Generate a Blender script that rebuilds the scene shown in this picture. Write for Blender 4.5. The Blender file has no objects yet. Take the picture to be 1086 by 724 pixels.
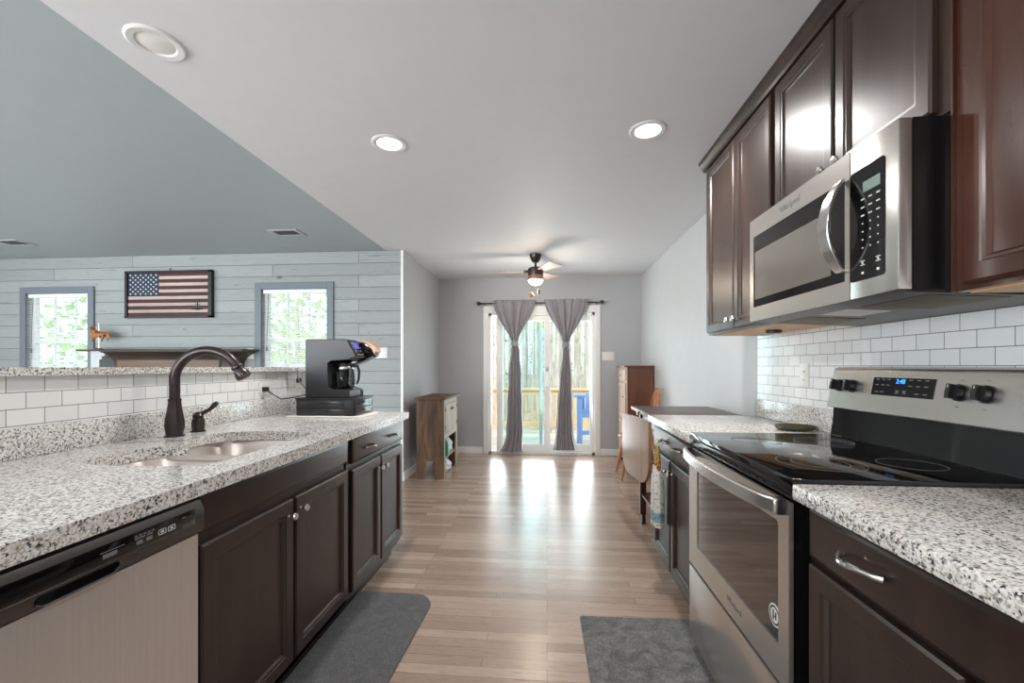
import bpy, bmesh, math, random
from mathutils import Vector, Matrix
from mathutils.geometry import tessellate_polygon
random.seed(7)
C = bpy.context.scene
COL = C.collection
PI = math.pi

def hexc(h):
    h = h.lstrip('#'); r = [int(h[i:i+2], 16)/255 for i in (0, 2, 4)]
    return tuple((c/12.92 if c <= .04045 else ((c+.055)/1.055)**2.4) for c in r) + (1,)

# ------------------------------------------------------------------ camera
cd = bpy.data.cameras.new('camera'); cam = bpy.data.objects.new('camera', cd); COL.objects.link(cam)
cam.location = (0, 0, 1.209); cam.rotation_euler = (PI/2, 0, .081)
cd.sensor_fit = 'HORIZONTAL'; cd.sensor_width = 36; cd.lens = 458.1*36/1086
cd.shift_y = 26.6/1086; cd.clip_start = .02; cd.clip_end = 300
C.camera = cam
C.view_settings.view_transform = 'Standard'; C.view_settings.look = 'None'
C.view_settings.gamma = 1; C.view_settings.use_curve_mapping = False
C.view_settings.exposure = 0.0

# ------------------------------------------------------------------ world
w = bpy.data.worlds.new('sky'); C.world = w; w.use_nodes = True
bg = w.node_tree.nodes['Background']
bg.inputs[0].default_value = (.86, .94, 1.0, 1); bg.inputs[1].default_value = 2.0

def area(name, loc, rot, sx, sy, power, color=(1, 1, 1), shape='RECTANGLE', spread=None):
    l = bpy.data.lights.new(name, 'AREA'); l.shape = shape; l.size = sx
    if shape in ('RECTANGLE', 'ELLIPSE'): l.size_y = sy
    l.energy = power; l.color = color
    if spread: l.spread = spread
    o = bpy.data.objects.new(name, l); o.location = loc; o.rotation_euler = rot; COL.objects.link(o)
    return o
# area lamps added at the windows as daylight fill, tilted up to brighten the ceiling
area('daylight_fill_rear', (-4.1, -2.55, 1.25), (PI/2+.5, 0, 0), 4.0, 1.9, 300, (.93, .97, 1))
area('daylight_fill_side', (-6.95, .6, 1.3), (PI/2+.3, 0, -PI/2), 3.0, 1.6, 110, (.86, .95, 1))
area('daylight_fill_patio', (-.08, 6.13, 1.0), (PI/2+.25, 0, PI), 1.4, 1.9, 44, (.90, .96, 1))
sl_ = bpy.data.lights.new('sun', 'SUN'); sl_.energy = 2.6; sl_.angle = .03; sl_.color = (1, .96, .90)
so_ = bpy.data.objects.new('sun', sl_); so_.rotation_euler = (math.radians(42), 0, math.radians(-14)); COL.objects.link(so_)

# ------------------------------------------------------------------ materials
def new_mat(name):
    m = bpy.data.materials.new(name); m.use_nodes = True
    nt = m.node_tree; b = nt.nodes['Principled BSDF']
    return m, nt, b
def N(nt, t, **k):
    n = nt.nodes.new(t)
    for a, v in k.items(): setattr(n, a, v)
    return n
def coords(nt, scale=(1, 1, 1), world=True, rot=(0, 0, 0)):
    if world:
        g = N(nt, 'ShaderNodeNewGeometry'); s = g.outputs['Position']
    else:
        g = N(nt, 'ShaderNodeTexCoord'); s = g.outputs['Object']
    mp = N(nt, 'ShaderNodeMapping'); mp.inputs['Scale'].default_value = scale; mp.inputs['Rotation'].default_value = rot
    nt.links.new(s, mp.inputs['Vector']); return mp.outputs['Vector']
def ramp(nt, fac, stops, interp='LINEAR'):
    r = N(nt, 'ShaderNodeValToRGB'); r.color_ramp.interpolation = interp
    e = r.color_ramp.elements
    while len(e) < len(stops): e.new(.5)
    for i, (p, c) in enumerate(stops):
        e[i].position = p; e[i].color = hexc(c) if isinstance(c, str) else c
    nt.links.new(fac, r.inputs[0]); return r.outputs[0]
def noise(nt, vec, scale, detail=3, rough=.5, dist=0):
    n = N(nt, 'ShaderNodeTexNoise'); n.inputs['Scale'].default_value = scale
    n.inputs['Detail'].default_value = detail; n.inputs['Roughness'].default_value = rough
    n.inputs['Distortion'].default_value = dist
    nt.links.new(vec, n.inputs['Vector']); return n.outputs['Fac']
def bump(nt, b, h, strength=.3, dist=.002):
    n = N(nt, 'ShaderNodeBump'); n.inputs['Strength'].default_value = strength; n.inputs['Distance'].default_value = dist
    nt.links.new(h, n.inputs['Height']); nt.links.new(n.outputs[0], b.inputs['Normal']); return n
def mix(nt, fac, a, bb, mode='MIX'):
    m = N(nt, 'ShaderNodeMix', data_type='RGBA', blend_type=mode)
    if isinstance(fac, (int, float)): m.inputs[0].default_value = fac
    else: nt.links.new(fac, m.inputs[0])
    for s, i in ((a, 6), (bb, 7)):
        if isinstance(s, str): m.inputs[i].default_value = hexc(s)
        elif isinstance(s, tuple): m.inputs[i].default_value = s
        else: nt.links.new(s, m.inputs[i])
    return m.outputs[2]
def plain(name, col, rough=.5, metal=0, coat=0, spec=None, emit=None, estr=0, nz=0):
    m, nt, b = new_mat(name)
    c = hexc(col)
    if nz:
        f = noise(nt, coords(nt), 9, 4)
        lo = tuple(max(0, x*(1-nz)) for x in c[:3])+(1,); hi = tuple(min(1, x*(1+nz)) for x in c[:3])+(1,)
        nt.links.new(ramp(nt, f, [(.3, lo), (.7, hi)]), b.inputs['Base Color'])
    else: b.inputs['Base Color'].default_value = c
    b.inputs['Roughness'].default_value = rough; b.inputs['Metallic'].default_value = metal
    b.inputs['Coat Weight'].default_value = coat
    if spec is not None: b.inputs['Specular IOR Level'].default_value = spec
    if emit:
        b.inputs['Emission Color'].default_value = hexc(emit); b.inputs['Emission Strength'].default_value = estr
    return m
def wood(name, lo, hi, axis='z', rough=.35, scale=14, stretch=14, coat=0, bumpy=.1, mid=None):
    m, nt, b = new_mat(name)
    s = [1, 1, 1]; s['xyz'.index(axis)] = 1/stretch
    v = coords(nt, tuple(s))
    f = noise(nt, v, scale, 6, .6, .6)
    f2 = noise(nt, coords(nt), 2.2, 3)
    mm = N(nt, 'ShaderNodeMath', operation='MULTIPLY_ADD'); nt.links.new(f2, mm.inputs[0]); mm.inputs[1].default_value = .5
    nt.links.new(f, mm.inputs[2])
    st = [(.5, lo), (.95, hi)] if not mid else [(.48, lo), (.7, mid), (.95, hi)]
    nt.links.new(ramp(nt, mm.outputs[0], st), b.inputs['Base Color'])
    b.inputs['Roughness'].default_value = rough; b.inputs['Coat Weight'].default_value = coat
    b.inputs['Coat Roughness'].default_value = .22
    bump(nt, b, f, bumpy, .001)
    return m
def granite(name):
    m, nt, b = new_mat(name)
    v = coords(nt)
    vo = N(nt, 'ShaderNodeTexVoronoi'); vo.inputs['Scale'].default_value = 250; nt.links.new(v, vo.inputs['Vector'])
    n1 = noise(nt, v, 115, 4, .65)
    n2 = noise(nt, v, 14, 3)
    bw = N(nt, 'ShaderNodeSeparateColor'); nt.links.new(vo.outputs['Color'], bw.inputs[0])
    a = N(nt, 'ShaderNodeMath', operation='MULTIPLY_ADD'); nt.links.new(bw.outputs[0], a.inputs[0]); a.inputs[1].default_value = .34; nt.links.new(n1, a.inputs[2])
    a2 = N(nt, 'ShaderNodeMath', operation='MULTIPLY_ADD'); nt.links.new(n2, a2.inputs[0]); a2.inputs[1].default_value = .14; nt.links.new(a.outputs[0], a2.inputs[2])
    c = ramp(nt, a2.outputs[0], [(.50, '#26262a'), (.585, '#6f6d70'), (.65, '#b7b4b1'), (.76, '#dedbd6'), (.88, '#eeece8')])
    n3 = noise(nt, v, 60, 2)
    c2 = mix(nt, ramp(nt, n3, [(.60, (0, 0, 0, 1)), (.68, (.4, .4, .4, 1))]), c, '#b39c84')
    nt.links.new(c2, b.inputs['Base Color']); b.inputs['Roughness'].default_value = .16
    return m
def tile(name, face='x', uoff=0, zoff=0):
    """running-bond subway tile on a wall; face = axis of the wall normal"""
    m, nt, b = new_mat(name)
    g = N(nt, 'ShaderNodeNewGeometry'); sp = N(nt, 'ShaderNodeSeparateXYZ'); nt.links.new(g.outputs['Position'], sp.inputs[0])
    cb = N(nt, 'ShaderNodeCombineXYZ')
    sm = N(nt, 'ShaderNodeMath', operation='ADD'); nt.links.new(sp.outputs[0], sm.inputs[0]); nt.links.new(sp.outputs[1], sm.inputs[1])
    sm2 = N(nt, 'ShaderNodeMath', operation='ADD'); nt.links.new(sm.outputs[0], sm2.inputs[0]); sm2.inputs[1].default_value = uoff + 20*.105
    nt.links.new(sm2.outputs[0], cb.inputs[0])
    zz = N(nt, 'ShaderNodeMath', operation='ADD'); nt.links.new(sp.outputs[2], zz.inputs[0]); zz.inputs[1].default_value = zoff
    nt.links.new(zz.outputs[0], cb.inputs[1])
    br = N(nt, 'ShaderNodeTexBrick'); nt.links.new(cb.outputs[0], br.inputs['Vector'])
    br.inputs['Scale'].default_value = 1; br.inputs['Brick Width'].default_value = .105; br.inputs['Row Height'].default_value = .0535
    br.inputs['Mortar Size'].default_value = .0012; br.inputs['Mortar Smooth'].default_value = .25; br.offset = .5; br.squash = 1
    br.inputs['Color1'].default_value = hexc('#f3f3f2'); br.inputs['Color2'].default_value = hexc('#e9eaea'); br.inputs['Mortar'].default_value = hexc('#77736b')
    nt.links.new(br.outputs['Color'], b.inputs['Base Color'])
    b.inputs['Roughness'].default_value = .12
    inv = N(nt, 'ShaderNodeMath', operation='SUBTRACT'); inv.inputs[0].default_value = 1; nt.links.new(br.outputs['Fac'], inv.inputs[1])
    bump(nt, b, inv.outputs[0], .6, .002)
    return m
def floor_mat():
    m, nt, b = new_mat('oak_strip_floor')
    v = coords(nt)
    def brick(c1, c2, mo):
        br = N(nt, 'ShaderNodeTexBrick'); nt.links.new(v, br.inputs['Vector'])
        br.inputs['Scale'].default_value = 1; br.inputs['Brick Width'].default_value = .72; br.inputs['Row Height'].default_value = .0575
        br.inputs['Mortar Size'].default_value = .0009; br.inputs['Mortar Smooth'].default_value = .3; br.offset = .37; br.offset_frequency = 3
        br.inputs['Color1'].default_value = c1; br.inputs['Color2'].default_value = c2; br.inputs['Mortar'].default_value = mo
        return br
    br = brick((0, 0, 0, 1), (1, 1, 1, 1), (.5, .5, .5, 1))
    base = ramp(nt, br.outputs['Color'], [(0, '#a08a7b'), (.4, '#ae9787'), (.75, '#b8a292'), (1, '#c3af9f')])
    gr = noise(nt, coords(nt, (2.2, 40, 1)), 3.2, 6, .65, 1.2)
    grc = ramp(nt, gr, [(.3, '#8b8078'), (.5, '#ffffff'), (.72, '#cfc6c0')])
    c = mix(nt, .55, base, grc, 'MULTIPLY')
    big = ramp(nt, noise(nt, coords(nt), 1.3, 2), [(.35, '#d8d2cf'), (.65, '#ffffff')])
    c = mix(nt, .5, c, big, 'MULTIPLY')
    c = mix(nt, br.outputs['Fac'], c, '#4b3b31')
    nt.links.new(c, b.inputs['Base Color'])
    b.inputs['Roughness'].default_value = .25
    b.inputs['Specular IOR Level'].default_value = .75
    inv = N(nt, 'ShaderNodeMath', operation='SUBTRACT'); inv.inputs[0].default_value = 1; nt.links.new(br.outputs['Fac'], inv.inputs[1])
    ad = N(nt, 'ShaderNodeMath', operation='MULTIPLY_ADD'); nt.links.new(gr, ad.inputs[0]); ad.inputs[1].default_value = .12; nt.links.new(inv.outputs[0], ad.inputs[2])
    bump(nt, b, ad.outputs[0], .25, .0012)
    return m
def shiplap_mat():
    m, nt, b = new_mat('whitewashed_shiplap')
    g = N(nt, 'ShaderNodeNewGeometry'); sp = N(nt, 'ShaderNodeSeparateXYZ'); nt.links.new(g.outputs['Position'], sp.inputs[0])
    cb = N(nt, 'ShaderNodeCombineXYZ'); ax = N(nt, 'ShaderNodeMath', operation='ADD'); nt.links.new(sp.outputs[0], ax.inputs[0]); ax.inputs[1].default_value = 30.6
    az = N(nt, 'ShaderNodeMath', operation='ADD'); nt.links.new(sp.outputs[2], az.inputs[0]); az.inputs[1].default_value = .12
    nt.links.new(ax.outputs[0], cb.inputs[0]); nt.links.new(az.outputs[0], cb.inputs[1])
    br = N(nt, 'ShaderNodeTexBrick'); nt.links.new(cb.outputs[0], br.inputs['Vector'])
    br.inputs['Scale'].default_value = 1; br.inputs['Brick Width'].default_value = 2.6; br.inputs['Row Height'].default_value = .128
    br.inputs['Mortar Size'].default_value = .0028; br.inputs['Mortar Smooth'].default_value = .4; br.offset = .37; br.offset_frequency = 2
    br.inputs['Color1'].default_value = hexc('#999e9d'); br.inputs['Color2'].default_value = hexc('#a5aaa9'); br.inputs['Mortar'].default_value = hexc('#666c6c')
    gr = noise(nt, coords(nt, (1.2, 1, 16)), 2.4, 5, .6, 1.0)
    c = mix(nt, .6, br.outputs['Color'], ramp(nt, gr, [(.26, '#8f8c82'), (.42, '#ffffff'), (.72, '#e4e6e6')]), 'MULTIPLY')
    vo = N(nt, 'ShaderNodeTexVoronoi'); vo.inputs['Scale'].default_value = 1.9; nt.links.new(coords(nt, (1, 1, 1.6)), vo.inputs['Vector'])
    c = mix(nt, ramp(nt, vo.outputs['Distance'], [(.035, (.9, .9, .9, 1)), (.085, (0, 0, 0, 1))]), c, '#6a6862')
    nt.links.new(c, b.inputs['Base Color']); b.inputs['Roughness'].default_value = .6
    inv = N(nt, 'ShaderNodeMath', operation='SUBTRACT'); inv.inputs[0].default_value = 1; nt.links.new(br.outputs['Fac'], inv.inputs[1])
    bump(nt, b, inv.outputs[0], .7, .004)
    return m
def brushed(name, col='#b9b6b2', axis='y', rough=.27, metal=.88):
    m, nt, b = new_mat(name)
    s = [40, 40, 40]; s['xyz'.index(axis)] = .8
    f = noise(nt, coords(nt, tuple(s)), 4, 3)
    b.inputs['Base Color'].default_value = hexc(col); b.inputs['Metallic'].default_value = metal
    b.inputs['Roughness'].default_value = rough
    lo_ = tuple(x*.95 for x in hexc(col)[:3])+(1,)
    nt.links.new(ramp(nt, f, [(.35, lo_), (.65, hexc(col))]), b.inputs['Base Color'])
    
    return m
def glass_mat(name, tint=(.93, .98, .98, 1), gloss=.06):
    m = bpy.data.materials.new(name); m.use_nodes = True; nt = m.node_tree; nt.nodes.clear()
    o = N(nt, 'ShaderNodeOutputMaterial'); t = N(nt, 'ShaderNodeBsdfTransparent'); t.inputs[0].default_value = tint
    g = N(nt, 'ShaderNodeBsdfGlossy'); g.inputs['Roughness'].default_value = .02
    mx = N(nt, 'ShaderNodeMixShader'); fr = N(nt, 'ShaderNodeFresnel'); fr.inputs[0].default_value = 1.45
    gm = N(nt, 'ShaderNodeNewGeometry'); inv = N(nt, 'ShaderNodeMath', operation='SUBTRACT'); inv.inputs[0].default_value = 1; nt.links.new(gm.outputs['Backfacing'], inv.inputs[1])
    ml = N(nt, 'ShaderNodeMath', operation='MULTIPLY'); nt.links.new(fr.outputs[0], ml.inputs[0]); nt.links.new(inv.outputs[0], ml.inputs[1])
    nt.links.new(ml.outputs[0], mx.inputs[0]); nt.links.new(t.outputs[0], mx.inputs[1]); nt.links.new(g.outputs[0], mx.inputs[2])
    nt.links.new(mx.outputs[0], o.inputs[0]); return m
def fabric(name, lo, hi, scale=120, bumpy=.4, detail=3, trans=0, big=None):
    m, nt, b = new_mat(name)
    f = noise(nt, coords(nt), scale, detail)
    c = ramp(nt, f, [(.35, lo), (.65, hi)])
    if big:
        c = mix(nt, .6, c, ramp(nt, noise(nt, coords(nt), big[0], 5, .7, 1), [(.38, big[1]), (.62, big[2])]), 'MULTIPLY')
    nt.links.new(c, b.inputs['Base Color']); b.inputs['Roughness'].default_value = .9
    b.inputs['Sheen Weight'].default_value = .2
    bump(nt, b, f, bumpy, .002)
    return m

M = {}
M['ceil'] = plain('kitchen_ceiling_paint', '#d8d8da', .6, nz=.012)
M['ceil2'] = plain('living_ceiling_tint', '#a8b1b3', .5, nz=.012)  # grey-blue paint tone, with the living room's cool daylight put into the colour
M['wallgrey'] = plain('grey_wall_paint', '#b3b4b7', .5, nz=.015)
M['walllight'] = plain('light_grey_wall_paint', '#c8c9ca', .5, nz=.015)
M['white'] = plain('white_trim_paint', '#efefec', .35)
M['shiplap'] = shiplap_mat()
M['casing'] = plain('slate_window_casing', '#727a83', .5)
M['floor'] = floor_mat()
M['granite'] = granite('speckled_granite')
M['tile'] = tile('white_subway_tile', uoff=.03, zoff=-1.371+.0535*30-.0012)
M['tile2'] = tile('white_subway_tile_bar', uoff=.05, zoff=-1.178+.0535*30-.0012)
M['esp'] = wood('espresso_cabinet_wood', '#221815', '#3b2a23', 'z', .33, 10, 9, coat=.05, bumpy=.05)
M['espred'] = wood('espresso_red_cabinet_wood', '#28150f', '#4c2a1c', 'z', .22, 5, 4, coat=.2, bumpy=.05)
M['dark'] = plain('cabinet_shadow_gap', '#150f0d', .7)
M['palewood'] = wood('unfinished_maple', '#c39a6d', '#dcb88c', 'y', .5, 8, 12)
M['steel'] = brushed('brushed_stainless', '#ccc7c1', 'y')
M['steelv'] = brushed('brushed_stainless_vertical', '#e0d8d1', 'z', .36, .72)
M['chrome'] = plain('satin_nickel', '#d0cecb', .18, 1)
M['blackgloss'] = plain('black_gloss', '#0a0a0b', .06)
M['blackplastic'] = plain('black_plastic', '#19191b', .35)
M['blackmetal'] = plain('black_enamel', '#111112', .25)
M['darksteel'] = brushed('dark_stainless', '#615d5b', 'y', .33)
M['bronze'] = plain('oil_rubbed_bronze', '#4a4342', .3, .85, nz=.2)
M['glass'] = glass_mat('window_glass')
M['glassblue'] = glass_mat('tinted_patio_glass', (.80, .93, .94, 1))
M['carafeglass'] = glass_mat('carafe_glass', (.75, .75, .75, 1))
M['lit'] = plain('lamp_glow', '#ffffff', .5, emit='#fff6ea', estr=40)
M['fanlit'] = plain('fan_lamp_glow', '#ffffff', .5, emit='#ffdfae', estr=9)
M['blue_led'] = plain('blue_led', '#1a60ff', .4, emit='#2a86ff', estr=3)
M['green_led'] = plain('dim_green_led', '#5d766b', .4, emit='#86b8a4', estr=.08)
M['lcd'] = plain('blue_lcd', '#3038c0', .3, emit='#4b58e8', estr=.9)
M['print'] = plain('white_print', '#d9d9d6', .5)
M['printgrey'] = plain('grey_print', '#77777a', .5)
M['curtain'] = fabric('grey_satin_curtain', '#8a868b', '#9a969b', 260, .15)
M['curtain'].node_tree.nodes['Principled BSDF'].inputs['Roughness'].default_value = .55
M['mat1'] = fabric('charcoal_mat', '#4b4b4d', '#6b6b6d', 160, .5, 3, big=(30, '#b4b4b4', '#ffffff'))
M['mat2'] = fabric('heathered_grey_rug', '#565657', '#878787', 220, .6, 3, big=(11, '#5c5c5e', '#ffffff'))
M['rustic'] = wood('rustic_stained_wood', '#2c1c12', '#755638', 'z', .6, 16, 7, mid='#523823', bumpy=.4)
M['rusticlight'] = wood('weathered_beige_wood', '#97897a', '#b5a898', 'z', .6, 10, 9)
M['walnut'] = wood('walnut_side', '#5b3626', '#7c5038', 'z', .4, 8, 12)
M['walnutlight'] = wood('pale_cupboard_front', '#a68a77', '#c2a793', 'z', .45, 8, 12)  # cupboard front, paler than its sides
M['oak'] = wood('honey_oak', '#96572c', '#c58450', 'z', .35, 8, 8)
M['carttop'] = wood('dark_butcher_top', '#3a2b24', '#5d4638', 'x', .33, 10, 14)
M['cartwood'] = wood('mahogany_cart_wood', '#341a15', '#57302a', 'z', .3, 8, 10)
M['leaf'] = wood('glossy_table_leaf', '#8f7360', '#b2937c', 'z', .16, 5, 8, coat=.6)
M['mantel'] = wood('dark_mantel_wood', '#2a211d', '#4a3d35', 'x', .5, 8, 12)
M['mantelbr'] = wood('brown_mantel_wood', '#5a4636', '#7b6450', 'x', .5, 8, 12)
M['fanblade'] = wood('fan_blade_wood', '#a08a7c', '#bba79a', 'x', .4, 8, 8)
M['deck'] = wood('pale_deck_boards', '#c9beb0', '#e5dccf', 'x', .7, 6, 10)
M['rail'] = wood('new_pine_rail', '#d0a473', '#e8c79b', 'x', .6, 6, 10)
M['blue'] = plain('blue_chair_paint', '#7d9bd2', .45, nz=.05)
M['bark'] = wood('grey_brown_bark', '#9d948c', '#dcd5cd', 'z', .9, 8, 6, mid='#beb5ac', bumpy=.6)
M['needle'] = plain('pine_needle_green', '#9db884', .8, nz=.3)
M['foliage'] = plain('leaf_green', '#a9cc84', .7, nz=.35)
M['foliage2'] = plain('pale_leaf_green', '#c4dba6', .7, nz=.3)
for k_ in ('needle', 'foliage', 'foliage2'):
    nt_ = M[k_].node_tree; p_ = nt_.nodes['Principled BSDF']; out_ = [n for n in nt_.nodes if n.type == 'OUTPUT_MATERIAL'][0]
    tr_ = nt_.nodes.new('ShaderNodeBsdfTranslucent'); mx_ = nt_.nodes.new('ShaderNodeMixShader'); mx_.inputs[0].default_value = .5
    nt_.links.new(p_.inputs['Base Color'].links[0].from_socket, tr_.inputs[0])
    nt_.links.new(p_.outputs[0], mx_.inputs[1]); nt_.links.new(tr_.outputs[0], mx_.inputs[2]); nt_.links.new(mx_.outputs[0], out_.inputs[0])
M['ground'] = plain('leaf_litter', '#b8a48c', .9, nz=.2)
M['flagred'] = wood('flag_red', '#38100f', '#551a1e', 'x', .6, 8, 10)
M['flagcream'] = wood('flag_cream', '#a0938b', '#c9bcb2', 'x', .6, 8, 10)
M['flagblue'] = wood('flag_blue', '#0f2032', '#18304a', 'x', .6, 8, 10)
M['flagframe'] = plain('flag_frame_black', '#231d1e', .5)
M['gold'] = plain('amber_carved_wood', '#a8682c', .4, nz=.25)
M['towelw'] = None
M['blind'] = plain('white_blind', '#eef2f2', .45)
M['outlet'] = plain('ivory_outlet_plate', '#e9e7e1', .35)
M['slot'] = plain('outlet_slot', '#4a4846', .6)
M['mesh_filter'] = plain('aluminium_filter', '#5f5138', .5, .5, nz=.3)
M['dirtytan'] = plain('bronze_pod_door', '#b48f70', .3, .3)
M['blue_tan_towel'] = plain('white_dish_cloth', '#dedcd6', .9)
M['green'] = plain('green_bottle_plastic', '#2f9a68', .35)
M['plasticbag'] = plain('white_plastic_bag', '#dfe2e2', .4)
M['olive'] = plain('olive_glazed_dish', '#4c4a30', .25, nz=.5)
M['amberball'] = plain('amber_fob', '#b5832f', .3)
M['lantern'] = plain('yellow_lantern', '#dcc46a', .5)
M['vent'] = plain('vent_grille_dark', '#4b4b49', .6)
M['siding'] = plain('outside_wall', '#d5d8d8', .7)

# ------------------------------------------------------------------ mesh helpers
WL = {}      # world location of parents
def box(bm, x0, x1, y0, y1, z0, z1, bv=0, seg=2):
    r = bmesh.ops.create_cube(bm, size=1)
    vs = r['verts']
    for v in vs:
        v.co = Vector((x0+(v.co.x+.5)*(x1-x0), y0+(v.co.y+.5)*(y1-y0), z0+(v.co.z+.5)*(z1-z0)))
    if bv:
        es = {e for v in vs for e in v.link_edges}
        bmesh.ops.bevel(bm, geom=list(es), offset=bv, segments=seg, affect='EDGES', profile=.5)
    return bm
def B(*a, **k): return box(bmesh.new(), *a, **k)
def tube(bm, pts, r, n=10, closed=False, cap=True):
    pts = [Vector(p) for p in pts]
    rs = r if isinstance(r, (list, tuple)) else [r]*len(pts)
    rings = []; L = len(pts); prev = None
    for i, p in enumerate(pts):
        if closed: d = pts[(i+1) % L]-pts[i-1]
        else: d = pts[min(i+1, L-1)]-pts[max(i-1, 0)]
        d.normalize()
        if prev is None:
            a = Vector((0, 0, 1)) if abs(d.z) < .9 else Vector((1, 0, 0))
            u = d.cross(a).normalized()
        else:
            u = (prev - d*prev.dot(d)).normalized()
        prev = u; v = d.cross(u)
        rings.append([bm.verts.new(p+(u*math.cos(2*PI*k/n)+v*math.sin(2*PI*k/n))*rs[i]) for k in range(n)])
    m = L if closed else L-1
    for i in range(m):
        a, b = rings[i], rings[(i+1) % L]
        for k in range(n): bm.faces.new((a[k], a[(k+1) % n], b[(k+1) % n], b[k]))
    if cap and not closed:
        bm.faces.new(rings[0][::-1]); bm.faces.new(rings[-1])
    return bm
def lathe(bm, prof, c, n=24, axis='z', cap=True):
    c = Vector(c); rings = []
    for r, h in prof:
        ring = []
        for k in range(n):
            a = 2*PI*k/n; x, y = r*math.cos(a), r*math.sin(a)
            p = {'z': (x, y, h), 'x': (h, x, y), 'y': (y, h, x)}[axis]
            ring.append(bm.verts.new(c+Vector(p)))
        rings.append(ring)
    for a, b in zip(rings, rings[1:]):
        for k in range(n): bm.faces.new((a[k], a[(k+1) % n], b[(k+1) % n], b[k]))
    if cap:
        for rg in (rings[0][::-1], rings[-1]):
            try: bm.faces.new(rg)
            except ValueError: pass
    return bm
def prism(bm, poly, axis, a, b, holes=(), bv=0):
    """extrude a 2D polygon along axis from a to b; 2D coords are the other two axes in xyz order"""
    def P(p, h):
        return {'x': (h, p[0], p[1]), 'y': (p[0], h, p[1]), 'z': (p[0], p[1], h)}[axis]
    loops = [list(poly)]+[list(h) for h in holes]
    tris = tessellate_polygon([[Vector((p[0], p[1], 0)) for p in lp] for lp in loops])
    flat = [p for lp in loops for p in lp]
    va = [bm.verts.new(P(p, a)) for p in flat]; vb = [bm.verts.new(P(p, b)) for p in flat]
    fs = []
    for t in tris:
        fs.append(bm.faces.new([va[i] for i in t])); fs.append(bm.faces.new([vb[i] for i in reversed(t)]))
    o = 0; side = []
    for lp in loops:
        L = len(lp)
        for i in range(L):
            i0, i1 = o+i, o+(i+1) % L
            side.append(bm.faces.new((va[i0], va[i1], vb[i1], vb[i0])))
        o += L
    bmesh.ops.recalc_face_normals(bm, faces=fs+side)
    bmesh.ops.dissolve_limit(bm, angle_limit=.001, verts=va+vb, edges=list({e for f in fs for e in f.edges}))
    return bm
def loft(bm, rings, closed=True, caps=(True, True)):
    R = [[bm.verts.new(p) for p in r] for r in rings]
    n = len(R[0])
    for a, b in zip(R, R[1:]):
        for k in range(n if closed else n-1):
            bm.faces.new((a[k], a[(k+1) % n], b[(k+1) % n], b[k]))
    if closed:
        if caps[0]: bm.faces.new(R[0][::-1])
        if caps[1]: bm.faces.new(R[-1])
    return bm
def rrect(x0, x1, y0, y1, r, n=6):
    out = []
    for cx, cy, a0 in ((x1-r, y1-r, 0), (x0+r, y1-r, PI/2), (x0+r, y0+r, PI), (x1-r, y0+r, 1.5*PI)):
        for k in range(n+1):
            a = a0+PI/2*k/n; out.append((cx+r*math.cos(a), cy+r*math.sin(a)))
    return out
def obj(name, bm, m, parent=None, smooth=True, recalc=True, label=None):
    if recalc: bmesh.ops.recalc_face_normals(bm, faces=bm.faces[:])
    xs = [v.co for v in bm.verts]
    c = Vector([(min(p[i] for p in xs)+max(p[i] for p in xs))/2 for i in range(3)])
    c.z = min(p.z for p in xs)
    for v in bm.verts: v.co -= c
    me = bpy.data.meshes.new(name); bm.to_mesh(me); bm.free()
    if smooth:
        for p in me.polygons: p.use_smooth = True
        me.set_sharp_from_angle(angle=math.radians(35))
    me.materials.append(m)
    o = bpy.data.objects.new(name, me); COL.objects.link(o)
    WL[o] = c
    if parent is not None:
        o.parent = parent; o.location = c-WL[parent]
    else: o.location = c
    if label: o['label'] = label
    return o
def tag(o, label, cat, group=None, kind=None):
    o['label'] = label; o['category'] = cat
    if group: o['group'] = group
    if kind: o['kind'] = kind
    return o
def thing(name, label, cat, loc, group=None):
    o = bpy.data.objects.new(name, None); COL.objects.link(o); o.location = loc; o.empty_display_size = .05
    WL[o] = Vector(loc); return tag(o, label, cat, group)
def struct(name, bm, m, parent=None, label=None, smooth=False):
    o = obj(name, bm, m, parent, smooth)
    if parent is None: o['kind'] = 'structure'
    if label: o['label'] = label
    return o
def structE(name, loc, label=None):
    o = bpy.data.objects.new(name, None); COL.objects.link(o); o.location = loc; WL[o] = Vector(loc); o['kind'] = 'structure'
    if label: o['label'] = label
    return o
def copy_tree(o, loc, label=None, rotz=None):
    def rec(s, par):
        c = s.copy(); COL.objects.link(c)
        if par is not None: c.parent = par
        for ch in [x for x in s.children]: rec(ch, c)
        return c
    r = rec(o, None); r.location = loc
    if rotz is not None: r.rotation_euler.z = rotz
    if label: r['label'] = label
    return r
def text_bm(body, size, loc, right, up, depth=.0006):
    """lettering as real mesh, reading along 'right' with 'up' upward"""
    cu = bpy.data.curves.new('t', 'FONT'); cu.body = body; cu.size = size; cu.extrude = depth; cu.align_x = 'CENTER'; cu.align_y = 'CENTER'
    cu.resolution_u = 3
    o = bpy.data.objects.new('t', cu); COL.objects.link(o)
    dg = bpy.context.evaluated_depsgraph_get(); dg.update()
    me = bpy.data.meshes.new_from_object(o.evaluated_get(dg))
    bpy.data.objects.remove(o); 
    right = Vector(right).normalized(); up = Vector(up).normalized(); n = right.cross(up)
    mt = Matrix((right, up, n)).transposed().to_4x4(); mt.translation = Vector(loc)
    me.transform(mt); bm = bmesh.new(); bm.from_mesh(me); bpy.data.meshes.remove(me); bpy.data.curves.remove(cu)
    return bm

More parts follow.
